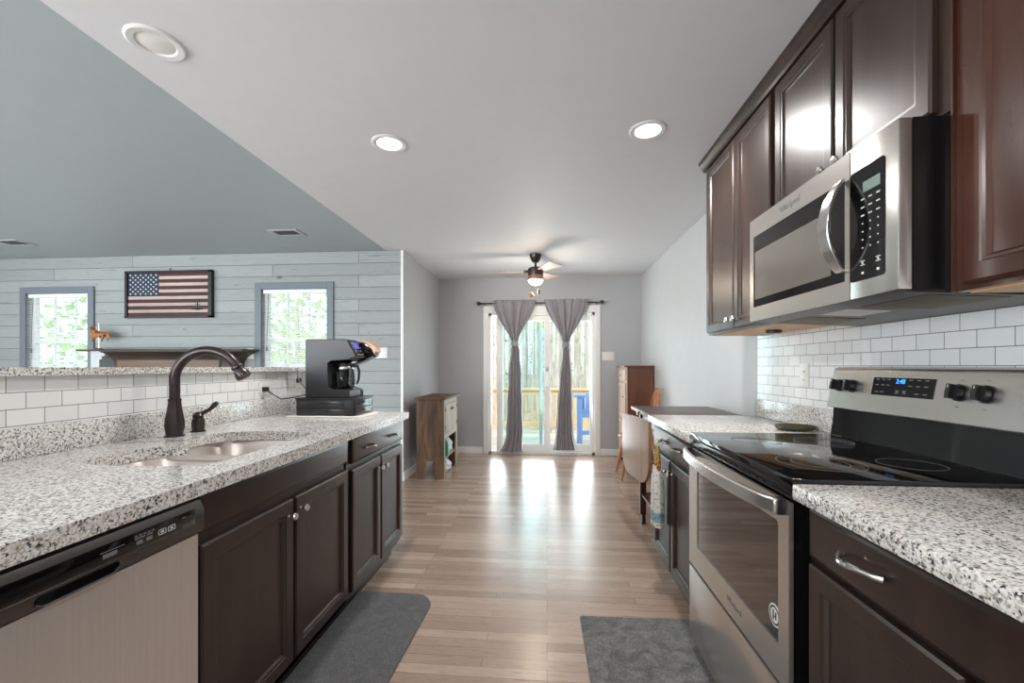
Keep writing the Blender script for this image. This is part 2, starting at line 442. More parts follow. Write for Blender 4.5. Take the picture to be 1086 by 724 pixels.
# ------------------------------------------------------------------ room shell
XW, XL, YF, YS, H = 1.273, -1.517, 5.97, 4.455, 2.44
XB, YB = -7.0, -2.6       # far left wall, wall behind camera
struct('floor', B(XB-.1, XW+.1, YB-.1, YF+.1, -.1, 0), M['floor'])
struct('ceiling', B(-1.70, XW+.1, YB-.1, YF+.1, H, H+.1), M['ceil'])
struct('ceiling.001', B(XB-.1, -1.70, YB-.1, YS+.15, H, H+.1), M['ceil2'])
struct('wall_right', B(XW, XW+.12, YB, YF, 0, H), M['walllight'])
# tiled backsplash on the right wall
struct('wall_right_backsplash', B(XW-.008, XW-.0002, .0, 2.715, 1.0, 1.42), M['tile'])
# far wall with the patio door opening x -.80 .. .645, z 0..1.965
DX0, DX1, DZ = -.815, .655, 1.955
bm = bmesh.new(); box(bm, XL-.12, DX0, YF, YF+.14, 0, H); box(bm, DX1, XW+.1, YF, YF+.14, 0, H); box(bm, DX0, DX1, YF, YF+.14, DZ, H)
struct('wall_far', bm, M['wallgrey'])
struct('wall_left', B(XL-.12, XL, YS+.12, YF, 0, H), M['wallgrey'])
# shiplap wall with two windows
W1 = (-5.90, -5.13, .95, 2.035); W2 = (-3.085, -2.345, .95, 2.045)
bm = bmesh.new()
y0, y1 = YS, YS+.12
for a, b in ((XB, W1[0]), (W1[1], W2[0]), (W2[1], XL)): box(bm, a, b, y0, y1, 0, H)
for wn in (W1, W2): box(bm, wn[0], wn[1], y0, y1, 0, wn[2]); box(bm, wn[0], wn[1], y0, y1, wn[3], H)
struct('wall_shiplap', bm, M['shiplap'])
struct('trim_1', B(XL-.022, XL+.004, YS-.006, YS+.0, 0, H, bv=.002), M['white'])
struct('trim_2', B(XL, XL+.002, YS, YS+.12, .09, H), M['wallgrey'])
# wall behind the camera with a kitchen window and a wide living-room window
bm = bmesh.new()
def opening_wall(bm, x0, x1, ops, y0, y1):
    xs = x0
    for a, b, z0, z1 in ops:
        box(bm, xs, a, y0, y1, 0, H); box(bm, a, b, y0, y1, 0, z0); box(bm, a, b, y0, y1, z1, H); xs = b
    box(bm, xs, x1, y0, y1, 0, H)
opening_wall(bm, XB, XW, [(-6.1, -2.1, .3, 2.2)], YB-.12, YB)
struct('wall_rear', bm, M['walllight'])
bm = bmesh.new()
box(bm, XB-.12, XB, YB, -.9, 0, H); box(bm, XB-.12, XB, -.9, 2.1, 0, .5); box(bm, XB-.12, XB, -.9, 2.1, 2.1, H); box(bm, XB-.12, XB, 2.1, YS+.12, 0, H)
struct('wall_living_side', bm, M['walllight'])
# half wall carrying the raised bar
hw = struct('wall_bar', B(-1.83, -1.70, -.6, 2.83, 0, 1.178), M['walllight'])
hw2 = struct('wall_bar_return', B(-1.70, -1.545, 2.705, 2.83, 0, 1.178), M['walllight'])
struct('bar_backsplash_tile', B(-1.70, -1.692, -.6, 2.697, 1.0, 1.178), M['tile2'], hw)
bm = bmesh.new(); box(bm, -1.692, -1.54, 2.697, 2.705, 1.0, 1.178); box(bm, -1.545, -1.540, 2.705, 2.83, 1.0, 1.178)
struct('bar_backsplash_tile', bm, M['tile2'], hw2)
bt = obj('bar_worktop', prism(bmesh.new(), [(-2.08, -.6), (-1.662, -.6), (-1.662, 2.66), (-1.52, 2.66), (-1.52, 2.87), (-2.08, 2.87)], 'z', 1.179, 1.206), M['granite'])
tag(bt, 'raised speckled granite bar top on the tiled half wall behind the sink', 'countertop')

# baseboards
struct('baseboard_far', B(XL, -.89, YF-.014, YF, 0, .09, bv=.003), M['white'])
struct('baseboard_far.001', B(.725, XW, YF-.014, YF, 0, .09, bv=.003), M['white'])
struct('baseboard_left', B(XL, XL+.014, YS, YF-.014, 0, .09, bv=.003), M['white'])
struct('baseboard_right', B(XW-.014, XW, 2.72, YF-.014, 0, .09, bv=.003), M['white'])

# ------------------------------------------------------------------ patio door
d = structE('door_1', (-.08, YF, 0), 'white sliding patio door with two glass panels')
bm = bmesh.new()
for a, b in ((-.885, DX0+.005), (DX1-.005, .722)): box(bm, a, b, YF-.018, YF, 0, DZ-.005, bv=.004)
box(bm, -.885, .722, YF-.018, YF, DZ-.005, DZ+.092, bv=.004)
struct('door_casing', bm, M['white'], d)
bm = bmesh.new()
box(bm, DX0, DX0+.04, YF, YF+.13, .0, DZ); box(bm, DX1-.04, DX1, YF, YF+.13, .0, DZ); box(bm, DX0, DX1, YF, YF+.13, DZ-.04, DZ); box(bm, DX0, DX1, YF, YF+.13, 0, .03)
struct('door_frame', bm, M['white'], d)
def panel(x0, x1, yy, st, name, gm, sy=.035):
    bm = bmesh.new(); z0, z1 = .032, DZ-.042
    box(bm, x0, x0+st[0], yy, yy+sy, z0, z1, bv=.003); box(bm, x1-st[1], x1, yy, yy+sy, z0, z1, bv=.003)
    box(bm, x0+st[0], x1-st[1], yy, yy+sy, z1-.07, z1, bv=.003); box(bm, x0+st[0], x1-st[1], yy, yy+sy, z0, z0+.10, bv=.003)
    p = struct(name, bm, M['white'], d)
    struct('door_glass', B(x0+st[0], x1-st[1], yy+.014, yy+.018, z0+.10, z1-.07), gm, p)
    return p
p1 = panel(-.70, .045, YF+.02, (.085, .085), 'sliding_panel', M['glassblue'])
p2 = panel(-.02, DX1-.042, YF+.075, (.035, .025), 'fixed_panel', M['glass'])
struct('screen_rail', B(-.105, -.065, YF+.1, YF+.115, .04, DZ-.05), plain('pale_teal_rail', '#e4eaea', .4), d)
bm = bmesh.new()
tube(bm, [(.003, YF+.02, .93), (.003, YF-.012, .94), (.003, YF-.016, 1.03), (.003, YF-.012, 1.12), (.003, YF+.02, 1.13)], .009, 8)
struct('door_handle', bm, M['white'], p1, smooth=True)
struct('door_latch', B(-.012, .018, YF+.012, YF+.02, 1.15, 1.2, bv=.003), M['chrome'], p1)

# ------------------------------------------------------------------ living-room windows with blinds
def window(n, wn, lab):
    x0, x1, z0, z1 = wn; c = .072
    t = structE('window_%d' % n, ((x0+x1)/2, YS, z0), lab)
    bm = bmesh.new()
    for a, b, e, f in ((x0-c, x0, z0-c, z1+c), (x1, x1+c, z0-c, z1+c), (x0, x1, z1, z1+c), (x0, x1, z0-c, z0)): box(bm, a, b, YS-.02, YS, e, f, bv=.002)
    struct('window_casing', bm, M['casing'], t)
    bm = bmesh.new()
    for a, b, e, f in ((x0, x0+.035, z0, z1), (x1-.035, x1, z0, z1), (x0+.035, x1-.035, z1-.035, z1), (x0+.035, x1-.035, z0, z0+.035)): box(bm, a, b, YS+.05, YS+.10, e, f)
    box(bm, x0+.035, x1-.035, YS+.06, YS+.09, (z0+z1)/2-.02, (z0+z1)/2+.02)
    for k in (1, 2): 
        xx = x0+(x1-x0)*k/3; box(bm, xx-.009, xx+.009, YS+.07, YS+.085, z0+.035, z1-.035)
    for q in (.25, .75):
        zz = z0+(z1-z0)*q; box(bm, x0+.035, x1-.035, YS+.07, YS+.085, zz-.009, zz+.009)
    struct('window_sash', bm, M['white'], t)
    struct('window_glass', B(x0+.03, x1-.03, YS+.076, YS+.08, z0+.03, z1-.03), M['glass'], t)
    return t
window(1, W1, 'slate framed window left of the flag sign')
window(2, W2, 'slate framed window behind the coffee maker')
def blind(wn, lab):
    x0, x1, z0, z1 = wn; x0 += .012; x1 -= .012
    t = thing('window_blind', lab, 'blind', ((x0+x1)/2, YS+.02, z0), 'white blinds in the living-room windows')
    obj('headrail', B(x0, x1, YS+.0, YS+.04, z1-.045, z1-.002, bv=.004), M['blind'], t)
    bm = bmesh.new(); n = int((z1-z0-.08)/.024)
    for k in range(n):
        z = z0+.045+k*.024
        vs = [bm.verts.new(p) for p in ((x0, YS+.010, z-.0055), (x1, YS+.010, z-.0055), (x1, YS+.033, z+.0055), (x0, YS+.033, z+.0055))]
        f = bm.faces.new(vs)
        r = bmesh.ops.extrude_face_region(bm, geom=[f]); bmesh.ops.translate(bm, vec=(0, 0, .0012), verts=[v for v in r['geom'] if isinstance(v, bmesh.types.BMVert)])
    obj('slats', bm, M['blind'], t, smooth=False)
    bm = bmesh.new()
    for q in (.12, .5, .88): xx = x0+(x1-x0)*q; tube(bm, [(xx, YS+.008, z0+.02), (xx, YS+.008, z1-.04)], .0015, 5)
    obj('ladder_cord', bm, M['blind'], t)
    obj('bottom_rail', B(x0, x1, YS+.008, YS+.034, z0+.012, z0+.03, bv=.003), M['blind'], t)
    bm = bmesh.new(); xx = x0+.06; tube(bm, [(xx, YS+.003, z1-.04), (xx-.01, YS-.012, z1-.62)], .003, 6); lathe(bm, [(.004, 0), (.009, .01), (.009, .04), (.003, .05)], (xx-.01, YS-.012, z1-.67), 8)
    obj('tilt_wand', bm, M['casing'], t)
    return t
blind(W1, 'white slatted blind in the left window beside the horse figurine')
blind(W2, 'white slatted blind in the right window behind the coffee maker')

# ------------------------------------------------------------------ outside
struct('deck_floor', B(-6.5, 6, YF+.14, 9.25, -.25, -.15), M['deck'], label='pale board deck outside the patio door')
struct('forest_floor', B(-60, 60, YF+.15, 120, -1.3, -1.0), M['ground'], label='forest floor beyond the deck')
dr = thing('deck_railing', 'pine deck railing with square balusters outside the patio door', 'railing', (0, 9.0, -.15))
obj('top_rail', B(-4, 4, 8.93, 9.07, .72, .76, bv=.006), M['rail'], dr)
obj('upper_rail', B(-4, 4, 8.98, 9.02, .62, .71), M['rail'], dr)
obj('bottom_rail', B(-4, 4, 8.98, 9.02, -.03, .06), M['rail'], dr)
pc = obj('post', B(-1.45, -1.36, 8.95, 9.04, -.15, .72), M['rail'], dr)
for x in (.05, 1.75):
    c = pc.copy(); COL.objects.link(c); c.location.x += x+1.40
b0 = obj('baluster', B(-1.2, -1.165, 8.985, 9.015, .06, .62), M['rail'], dr)
for k in range(1, 24):
    c = b0.copy(); COL.objects.link(c); c.location.x += k*.125
# blue deck chairs (counter-height slatted)
def blue_chair():
    t = thing('deck_chair', 'blue painted slatted deck chair seen right of the right curtain', 'chair', (.80, 7.75, -.15), 'blue chairs on the deck')
    for (x, y) in ((.56, 7.55), (1.04, 7.55), (.60, 8.0), (1.0, 8.0)):
        obj('leg', B(x-.045, x+.045, y-.03, y+.03, -.15, .68 if y < 7.8 else .45, bv=.005), M['blue'], t)
    obj('armrest', B(.46, .66, 7.50, 8.1, .68, .715, bv=.008), M['blue'], t)
    obj('armrest', B(.94, 1.14, 7.50, 8.1, .68, .715, bv=.008), M['blue'], t)
    bm = bmesh.new()
    for k in range(5): box(bm, .60, 1.0, 7.53+k*.095, 7.61+k*.095, .42, .445, bv=.003)
    obj('seat', bm, M['blue'], t)
    bm = bmesh.new()
    obj('stretcher', box(bmesh.new(), .60, 1.0, 7.52, 7.545, .33, .42), M['blue'], t); box(bm, .605, 1.0, 7.53, 7.56, .03, .10)
    obj('stretcher', bm, M['blue'], t)
    bm = bmesh.new()
    for k in range(4): box(bm, .61+k*.10, .69+k*.10, 8.02, 8.045, .40, (.735 if k in (1, 2) else .70), bv=.005)
    obj('backrest', bm, M['blue'], t)
    return t
ch = blue_chair()
copy_tree(ch, (-1.55, 7.75, -.15), 'blue painted slatted deck chair seen left of the left curtain')
# hanging lantern outside
t = thing('hanging_lantern', 'small yellow lantern hanging outside behind the door middle', 'lantern', (-.10, 6.6, 1.80))
obj('lantern_body', lathe(bmesh.new(), [(.04, 0), (.055, .01), (.05, .10), (.06, .11), (.02, .15)], (-.10, 6.6, 1.80), 12), M['lantern'], t)
obj('cord', tube(bmesh.new(), [(-.10, 6.6, 1.94), (-.10, 6.6, 2.45)], .004, 6), M['blackmetal'], t)
tag(obj('porch_beam', B(-2.4, 2.4, 6.56, 6.64, 2.45, 2.6), M['rail']), 'timber beam above the patio door carrying the lantern', 'beam')
# trees
def tree(x, y, r, h, green, lab, grp):
    t = thing('pine_tree', lab, 'tree', (x, y, -1.0), grp)
    lean = random.uniform(-.25, .25)
    pts = [(x+lean*k/5+random.uniform(-.03, .03), y, -1.0+h*k/5) for k in range(6)]
    bm = tube(bmesh.new(), pts, [r*(1-.13*k) for k in range(6)], 8)
    for k in range(7):
        z = random.uniform(1.5, h-1); a = random.uniform(0, 2*PI); L = random.uniform(.15, .4)
        xx = x+lean*(z+1)/h
        tube(bm, [(xx, y, z), (xx+math.cos(a)*L, y+math.sin(a)*L, z+random.uniform(-.2, .3))], .012, 4)
    obj('trunk', bm, M['bark'], t)
    if green:
        bm = bmesh.new()
        for k in range(110):
            z = random.uniform(.3, h); rr = .5*(1-z/(h+1)*.5)*math.sqrt(random.random()); a = random.uniform(0, 2*PI)
            p = Vector((x+rr*math.cos(a), y+rr*math.sin(a), z)); s = random.uniform(.05, .12)
            q = Matrix.Rotation(random.uniform(0, 6), 3, Vector((random.random(), random.random(), random.random()+.1)).normalized())
            vs = [bm.verts.new(p+q@Vector(v)*s) for v in ((-1, 0, 0), (0, -.45, .1), (1, 0, 0), (0, .45, .1))]
            bm.faces.new(vs)
        obj('needles', bm, M['needle'], t, smooth=False, recalc=False)
    return t
placed = []
for i in range(88):
    y = random.uniform(12.5, 27); u = -.235+.40*((i+random.uniform(.1, .9))/88)
    x = y*u
    for _try in range(60):
        if all((x-a)**2+(y-b)**2 > 1.1 for a, b in placed): break
        y = random.uniform(12.5, 34); x = y*u
    placed.append((x, y))
    tree(x, y, random.uniform(.03, .085), random.uniform(9, 12), (i % 4 == 0 or (u < -.07 and i % 2 == 0)), 'slim pale pine trunk standing in the woods beyond the deck', 'pine trees beyond the deck')
def bush(x, y, s, m, lab):
    t = thing('leafy_tree', lab, 'tree', (x, y, -1.0), 'leafy trees outside the living-room windows')
    obj('trunk', tube(bmesh.new(), [(x, y, -1), (x+.05, y, .6), (x, y, 1.6*s)], [.1, .08, .04], 8), M['bark'], t)
    bm = bmesh.new()
    for k in range(560):
        a = random.uniform(0, 2*PI); el = random.uniform(-1, 1); rr = s*(random.random()**.4)
        p = Vector((x+rr*math.cos(a)*math.sqrt(1-el*el), y+.8*rr*math.sin(a)*math.sqrt(1-el*el), 1.6+rr*el*1.15)); q = random.uniform(.06, .16)
        R = Matrix.Rotation(random.uniform(0, 6), 3, Vector((random.random()-.5, random.random()-.5, random.random()-.5+.01)).normalized())
        bm.faces.new([bm.verts.new(p+R@Vector(v)*q) for v in ((-1, 0, 0), (0, -.6, .15), (1, 0, 0), (0, .6, .15))])
    obj('leaves', bm, m, t, smooth=False, recalc=False)
bush(-11.4, 10.2, 1.9, M['foliage'], 'leafy green tree outside the left living-room window')
bush(-6.4, 10.6, 1.8, M['foliage2'], 'pale green tree outside the right living-room window')
bush(-8.6, 13.6, 1.6, M['foliage2'], 'pale tree farther off between the living-room windows')

# ------------------------------------------------------------------ ceiling fittings
def can(loc, on, lab):
    x, y = loc; z = H
    t = thing('recessed_light', lab, 'ceiling light', (x, y, z-.012), 'recessed ceiling lights')
    obj('trim_ring', lathe(bmesh.new(), [(.062, 0), (.066, -.006), (.088, -.008), (.096, -.003), (.096, .0), (.062, 0)], (x, y, z), 32, cap=False), plain('ceiling_ring_white', '#dcdbda', .5), t)
    obj('lens', lathe(bmesh.new(), [(.0005, -.004), (.045, -.004), (.062, .0)], (x, y, z), 28), M['lit'] if on else plain('unlit_lens', '#e4e2df', .3), t)
    if on:
        l = bpy.data.lights.new('recessed_lamp', 'AREA'); l.shape = 'DISK'; l.size = .11; l.energy = 16; l.color = (1, .975, .955)
        o = bpy.data.objects.new('recessed_lamp', l); o.location = (x, y, z-.02); COL.objects.link(o)
    return t
can((-.867, 2.32), True, 'lit recessed light in the white ceiling, left of the two lit ones')
can((.523, 2.30), True, 'lit recessed light in the white ceiling near the wall cabinets')
can((-1.485, 1.53), False, 'unlit recessed ceiling light above the sink')
for x, y in ((-.87, -.9), (.52, -.9)):
    can((x, y), True, 'lit recessed light in the ceiling behind the camera')
def vent(x, y, lab):
    t = thing('ceiling_vent', lab, 'vent', (x, y, H-.01), 'ceiling vents over the living room')
    bm = bmesh.new()
    w2, h2 = .105, .06
    for a, b, c_, e in ((-w2-.035, -w2, -h2-.035, h2+.035), (w2, w2+.035, -h2-.035, h2+.035), (-w2, w2, h2, h2+.035), (-w2, w2, -h2-.035, -h2)): box(bm, x+a, x+b, y+c_, y+e, H-.006, H, bv=.002)
    obj('vent_frame', bm, plain('vent_frame_grey', '#b4babb', .5), t)
    bm = bmesh.new(); box(bm, x-w2, x+w2, y-h2, y+h2, H-.001, H)
    obj('vent_back', bm, M['vent'], t)
    bm = bmesh.new()
    for k in range(14): xx = x-w2+.008+k*.0155; box(bm, xx, xx+.004, y-h2, y+h2, H-.005, H-.001)
    obj('vent_slats', bm, plain('vent_slats_grey', '#77797a', .5), t)
vent(-2.38, 3.79, 'grey ceiling vent above the right living-room window')
vent(-5.27, 3.87, 'grey ceiling vent above the left living-room window')

# ceiling fan
FX, FY = -.126, 4.76
t = thing('ceiling_fan', 'small bronze ceiling fan with three blades and a glowing bowl light', 'fan', (FX, FY, 2.12))
obj('canopy', lathe(bmesh.new(), [(.03, -.085), (.045, -.07), (.065, -.02), (.066, 0)], (FX, FY, H), 24), M['bronze'], t)
obj('downrod', lathe(bmesh.new(), [(.012, -.16), (.012, -.07)], (FX, FY, H), 12), M['bronze'], t)
obj('motor_housing', lathe(bmesh.new(), [(.03, .115), (.07, .105), (.085, .09), (.085, .03), (.08, 0)], (FX, FY, 2.19), 28), M['bronze'], t)
obj('lamp_collar', lathe(bmesh.new(), [(.084, 0), (.086, -.012), (.084, -.045), (.08, -.045)], (FX, FY, 2.205), 28), plain('copper_collar', '#b08468', .3, .7), t)
obj('lamp_bowl', lathe(bmesh.new(), [(.082, .0), (.082, -.01), (.07, -.035), (.045, -.055), (.001, -.064)], (FX, FY, 2.165), 24), M['fanlit'], t)
for a in (180, 62, -58):
    an = math.radians(a); u = Vector((math.cos(an), math.sin(an), 0)); v = Vector((-math.sin(an), math.cos(an), 0))
    base = Vector((FX, FY, 2.255)); pitch = -.15
    bm = bmesh.new(); outline = [(.10, .035), (.14, .045), (.385, .083), (.41, .078), (.415, .06), (.415, -.06), (.41, -.078), (.385, -.083), (.14, -.045), (.10, -.035)]
    vt = []; vb = []
    for r_, s_ in outline:
        p = base+u*r_+v*s_*math.cos(pitch)+Vector((0, 0, s_*math.sin(pitch)))
        vt.append(bm.verts.new(p+Vector((0, 0, .003)))); vb.append(bm.verts.new(p-Vector((0, 0, .003))))
    bm.faces.new(vt); bm.faces.new(vb[::-1])
    for i in range(len(vt)): bm.faces.new((vt[i], vb[i], vb[(i+1) % len(vt)], vt[(i+1) % len(vt)]))
    bl = obj('fan_blade', bm, M['fanblade'], t)
    bm = bmesh.new(); p = base+u*.07; tube(bm, [p, base+u*.13], [.014, .018], 8)
    obj('blade_arm', bm, M['bronze'], bl)
for dx, zz, mm in ((-.04, 1.985, 'amberball'), (.035, 2.02, 'bronze')):
    bm = tube(bmesh.new(), [(FX+dx, FY-.06, 2.15), (FX+dx, FY-.06, zz+.02)], .0018, 5)
    c_ = obj('pull_chain', bm, M['chrome'], t)
    obj('chain_fob', lathe(bmesh.new(), [(.002, .05), (.012, .045), (.026 if mm == 'amberball' else .012, .02), (.018 if mm == 'amberball' else .012, -.005), (.002, -.01)], (FX+dx, FY-.06, zz-.02), 12), M[mm], c_)
l = bpy.data.lights.new('fan_lamp', 'POINT'); l.energy = 15; l.color = (1, .86, .70); l.shadow_soft_size = .09
o = bpy.data.objects.new('fan_lamp', l); o.location = (FX, FY-.0, 2.045); COL.objects.link(o)

# ------------------------------------------------------------------ curtains
t = thing('curtain_rod', 'dark curtain rod with round finials above the patio door', 'curtain rod', (-.09, 5.89, 2.06))
obj('rod', tube(bmesh.new(), [(-.90, 5.89, 2.075), (.70, 5.89, 2.075)], .009, 10), M['bronze'], t)
for s, x in ((-1, -.90), (1, .70)):
    obj('finial', lathe(bmesh.new(), [(.010, 0), (.014, .006), (.012, .012), (.026, .025), (.030, .04), (.024, .055), (.003, .066)] if s > 0 else [(.010, 0), (.014, -.006), (.012, -.012), (.026, -.025), (.030, -.04), (.024, -.055), (.003, -.066)], (x, 5.89, 2.075), 16, 'x'), M['bronze'], t)
for x in (-.86, -.09, .665):
    bm = tube(bmesh.new(), [(x, 5.89, 2.075), (x, 5.93, 2.06), (x, 5.953, 2.06)], .006, 6); obj('bracket', bm, M['bronze'], t)
def curtain(stations, lab, ph):
    """stations: (z, xl, xr, depth, folds amplitude)"""
    t = thing('curtain', lab, 'curtain', ((stations[0][1]+stations[0][2])/2, 5.88, stations[-1][0]), 'grey curtains on the patio door')
    n = 96; rings = []
    zs = []
    for (a, b) in zip(stations, stations[1:]):
        m = max(2, int(abs(a[0]-b[0])/.03))
        for k in range(m):
            q = k/m; qs = q*q*(3-2*q) if False else q
            zs.append(tuple(a[i]*(1-qs)+b[i]*qs for i in range(5)))
    zs.append(stations[-1])
    for z, xl, xr, dp, am in zs:
        ring = []
        for k in range(n):
            a = 2*PI*k/n; cx = (xl+xr)/2; hw = (xr-xl)/2
            u = math.cos(a); s = math.sin(a)
            rip = 1.7*am*(math.sin(u*19+ph)+.5*math.sin(u*33+ph*2.1))*(.6+.4*abs(s))
            y = 5.885 + (dp*(1 if s > 0 else -1)*abs(s)**.6) + rip*(1 if s < 0 else -.5)
            ring.append((cx+hw*u+.004*math.sin(z*17+u*8), y, z+.006*math.sin(u*26+ph) if z > 2.09 else z))
        rings.append(ring)
    panel_ = obj('curtain_panel', loft(bmesh.new(), rings), M['curtain'], t)
    zk = [s for s in stations if s[2]-s[1] < .12][0]
    cx = (zk[1]+zk[2])/2
    obj('tie_knot', lathe(bmesh.new(), [(.02, -.045), (.05, -.03), (.056, 0), (.045, .03), (.02, .045)], (cx, 5.87, zk[0]), 16), M['curtain'], t)
    return t
curtain([(2.112, -.745, -.150, .016, .007), (2.085, -.74, -.155, .020, .007), (2.06, -.74, -.155, .016, .007), (1.98, -.715, -.185, .022, .010), (1.80, -.62, -.275, .03, .010), (1.62, -.515, -.37, .035, .008), (1.52, -.475, -.405, .035, .004),
         (1.44, -.485, -.375, .035, .006), (1.2, -.515, -.355, .03, .007), (.6, -.54, -.335, .03, .007), (.28, -.555, -.325, .03, .008), (.12, -.60, -.33, .03, .008), (.045, -.645, -.335, .03, .008)],
        'left grey tied-back curtain at the patio door', 0)
curtain([(2.118, -.045, .555, .016, .007), (2.09, -.04, .55, .020, .007), (2.06, -.04, .55, .016, .007), (1.98, -.01, .525, .022, .010), (1.80, .09, .43, .03, .010), (1.60, .19, .32, .035, .008), (1.50, .215, .285, .035, .004),
         (1.42, .21, .305, .035, .006), (1.1, .175, .33, .03, .007), (.6, .135, .345, .03, .008), (.3, .12, .355, .03, .008), (.12, .09, .39, .03, .008), (.08, .08, .40, .03, .009)],
        'right grey tied-back curtain at the patio door', 1.3)

# switch plate & outlets
def plate(name, lab, cat, c, axis, w_, h_, kinds, grp=None):
    """axis: outward normal '-y','+x','-x'; kinds: list of (offset, 'outlet'/'toggle'/'blank')"""
    x, y, z = c
    def bb(u0, u1, z0, z1, d0, d1, bv=0):
        if axis == '-y': return B(x+u0, x+u1, y-d1, y-d0, z+z0, z+z1, bv=bv)
        if axis == '+x': return B(x+d0, x+d1, y+u0, y+u1, z+z0, z+z1, bv=bv)
        return B(x-d1, x-d0, y+u0, y+u1, z+z0, z+z1, bv=bv)
    t = thing(name, lab, cat, (x, y, z-h_/2), grp)
    obj('cover_plate', bb(-w_/2, w_/2, -h_/2, h_/2, 0, .006, .002), M['outlet'], t)
    for off, kd in kinds:
        if kd == 'toggle': obj('toggle', bb(off-.006, off+.006, -.012, .012, .006, .016, .001), M['white'], t)
        elif kd == 'rocker': obj('rocker', bb(off-.014, off+.014, -.03, .03, .006, .011, .001), M['white'], t)
        elif kd == 'outlet':
            for s in (-.02, .02):
                r_ = obj('receptacle', bb(off-.013, off+.013, s-.013, s+.013, .006, .0085, .001), M['white'], t)
                bm = bmesh.new()
                for q in (-.005, .005):
                    bmq = bb(off+q-.0012, off+q+.0012, s-.005, s+.005, .0085, .009); me_ = bpy.data.meshes.new('x'); bmq.to_mesh(me_); bm.from_mesh(me_); bmq.free(); bpy.data.meshes.remove(me_)
                obj('slots', bm, M['slot'], r_)
        elif kd == 'outleth':
            for s in (-.02, .02):
                r_ = obj('receptacle', bb(off+s-.013, off+s+.013, -.013, .013, .006, .0085, .001), M['white'], t)
                obj('slots', bb(off+s-.006, off+s+.006, -.002, .002, .0085, .009), M['slot'], r_)
    return t
plate('switch_plate', 'white triple switch plate right of the patio door', 'light switch', (.83, YF, 1.352), '-y', .165, .115, [(-.046, 'toggle'), (0, 'toggle'), (.046, 'toggle')])
plate('outlet_plate', 'double outlet plate on the shiplap right of the coffee maker', 'outlet', (-1.748, YS, 1.355), '-y', .125, .115, [(-.026, 'outlet'), (.026, 'outlet')])
plate('outlet_plate', 'outlet plate on the shiplap between the mantel and right window', 'outlet', (-3.215, YS, 1.35), '-y', .075, .115, [(0, 'outlet')])
plate('outlet_plate', 'white outlet on the tile behind the range, below the far cabinet', 'outlet', (XW-.008, 2.235, 1.165), '-x', .075, .118, [(0, 'outlet')])
plate('outlet_plate', 'sideways white outlet on bar tile left of the coffee maker', 'outlet', (-1.692, 2.47, 1.075), '+x', .118, .075, [(0, 'outleth')])
plate('outlet_plate', 'small white outlet on the bar wall return behind the coffee maker', 'outlet', (-1.60, 2.697, 1.09), '-y', .07, .09, [(0, 'outlet')])

# ------------------------------------------------------------------ cabinet helpers
def merge(bm, other):
    me_ = bpy.data.meshes.new('x'); other.to_mesh(me_); bm.from_mesh(me_); other.free(); bpy.data.meshes.remove(me_); return bm
def panel_door(y0, y1, z0, z1, xf, s, th=.02, fr=.062, rec=.012, flat=False):
    """cabinet door/drawer front in the yz plane; outer face at xf, s=+1 faces +x, -1 faces -x"""
    bm = bmesh.new()
    def ring(i, dx): return [(xf-s*dx, y0+i, z0+i), (xf-s*dx, y1-i, z0+i), (xf-s*dx, y1-i, z1-i), (xf-s*dx, y0+i, z1-i)]
    if flat: steps = [(0, th), (0, .006), (.004, .002), (.014, 0)]
    else: steps = [(0, th), (0, .005), (.006, 0), (fr-.016, 0), (fr-.013, .003), (fr-.006, .004), (fr, rec)]
    R = [[bm.verts.new(p) for p in ring(*st)] for st in steps]
    for a, b in zip(R, R[1:]):
        for k in range(4): bm.faces.new((a[k], a[(k+1) % 4], b[(k+1) % 4], b[k]))
    bm.faces.new(R[0]); bm.faces.new(R[-1])
    return bm
def knob(y, z, xf, s, parent, r=.013):
    bm = lathe(bmesh.new(), [(.007, 0), (.005, s*.004), (.005, s*.012), (r, s*.018), (r*1.05, s*.022), (r*.85, s*.027), (.001, s*.028)], (xf, y, z), 16, 'x')
    return obj('knob', bm, M['chrome'], parent)
def pull(y, z, xf, s, parent, L=.095):
    """twisted bow pull: flared feet and a thick leaf-like middle"""
    pts = []; rs = []
    for k in range(15):
        q = k/14; yy = y-L/2+L*q; d = .003+.030*math.sin(PI*q)**.55
        pts.append((xf+s*d, yy, z+.003*math.sin(2*PI*q))); rs.append(.0035+.0035*math.sin(PI*q)**2+.004*(abs(q-.5)*2)**6)
    return obj('drawer_pull', tube(bmesh.new(), pts, rs, 8), M['chrome'], parent)

# --- left run. Door faces at x=-.92
XFc = -.92
def base_left(name, y0, y1, lab, mat):
    t = thing(name, lab, 'cabinet', (-1.3, (y0+y1)/2, 0))
    bm = bmesh.new(); box(bm, -1.692, XFc-.021, y0+.001, y1-.001, .10, .872); box(bm, -1.6, -1.0, y0+.001, y1-.001, 0, .10)
    obj('cabinet_body', bm, mat, t, smooth=False)
    return t
t = base_left('sink_cabinet', 1.07, 1.955, 'dark espresso sink base cabinet under the sink, two doors and false front', M['esp'])
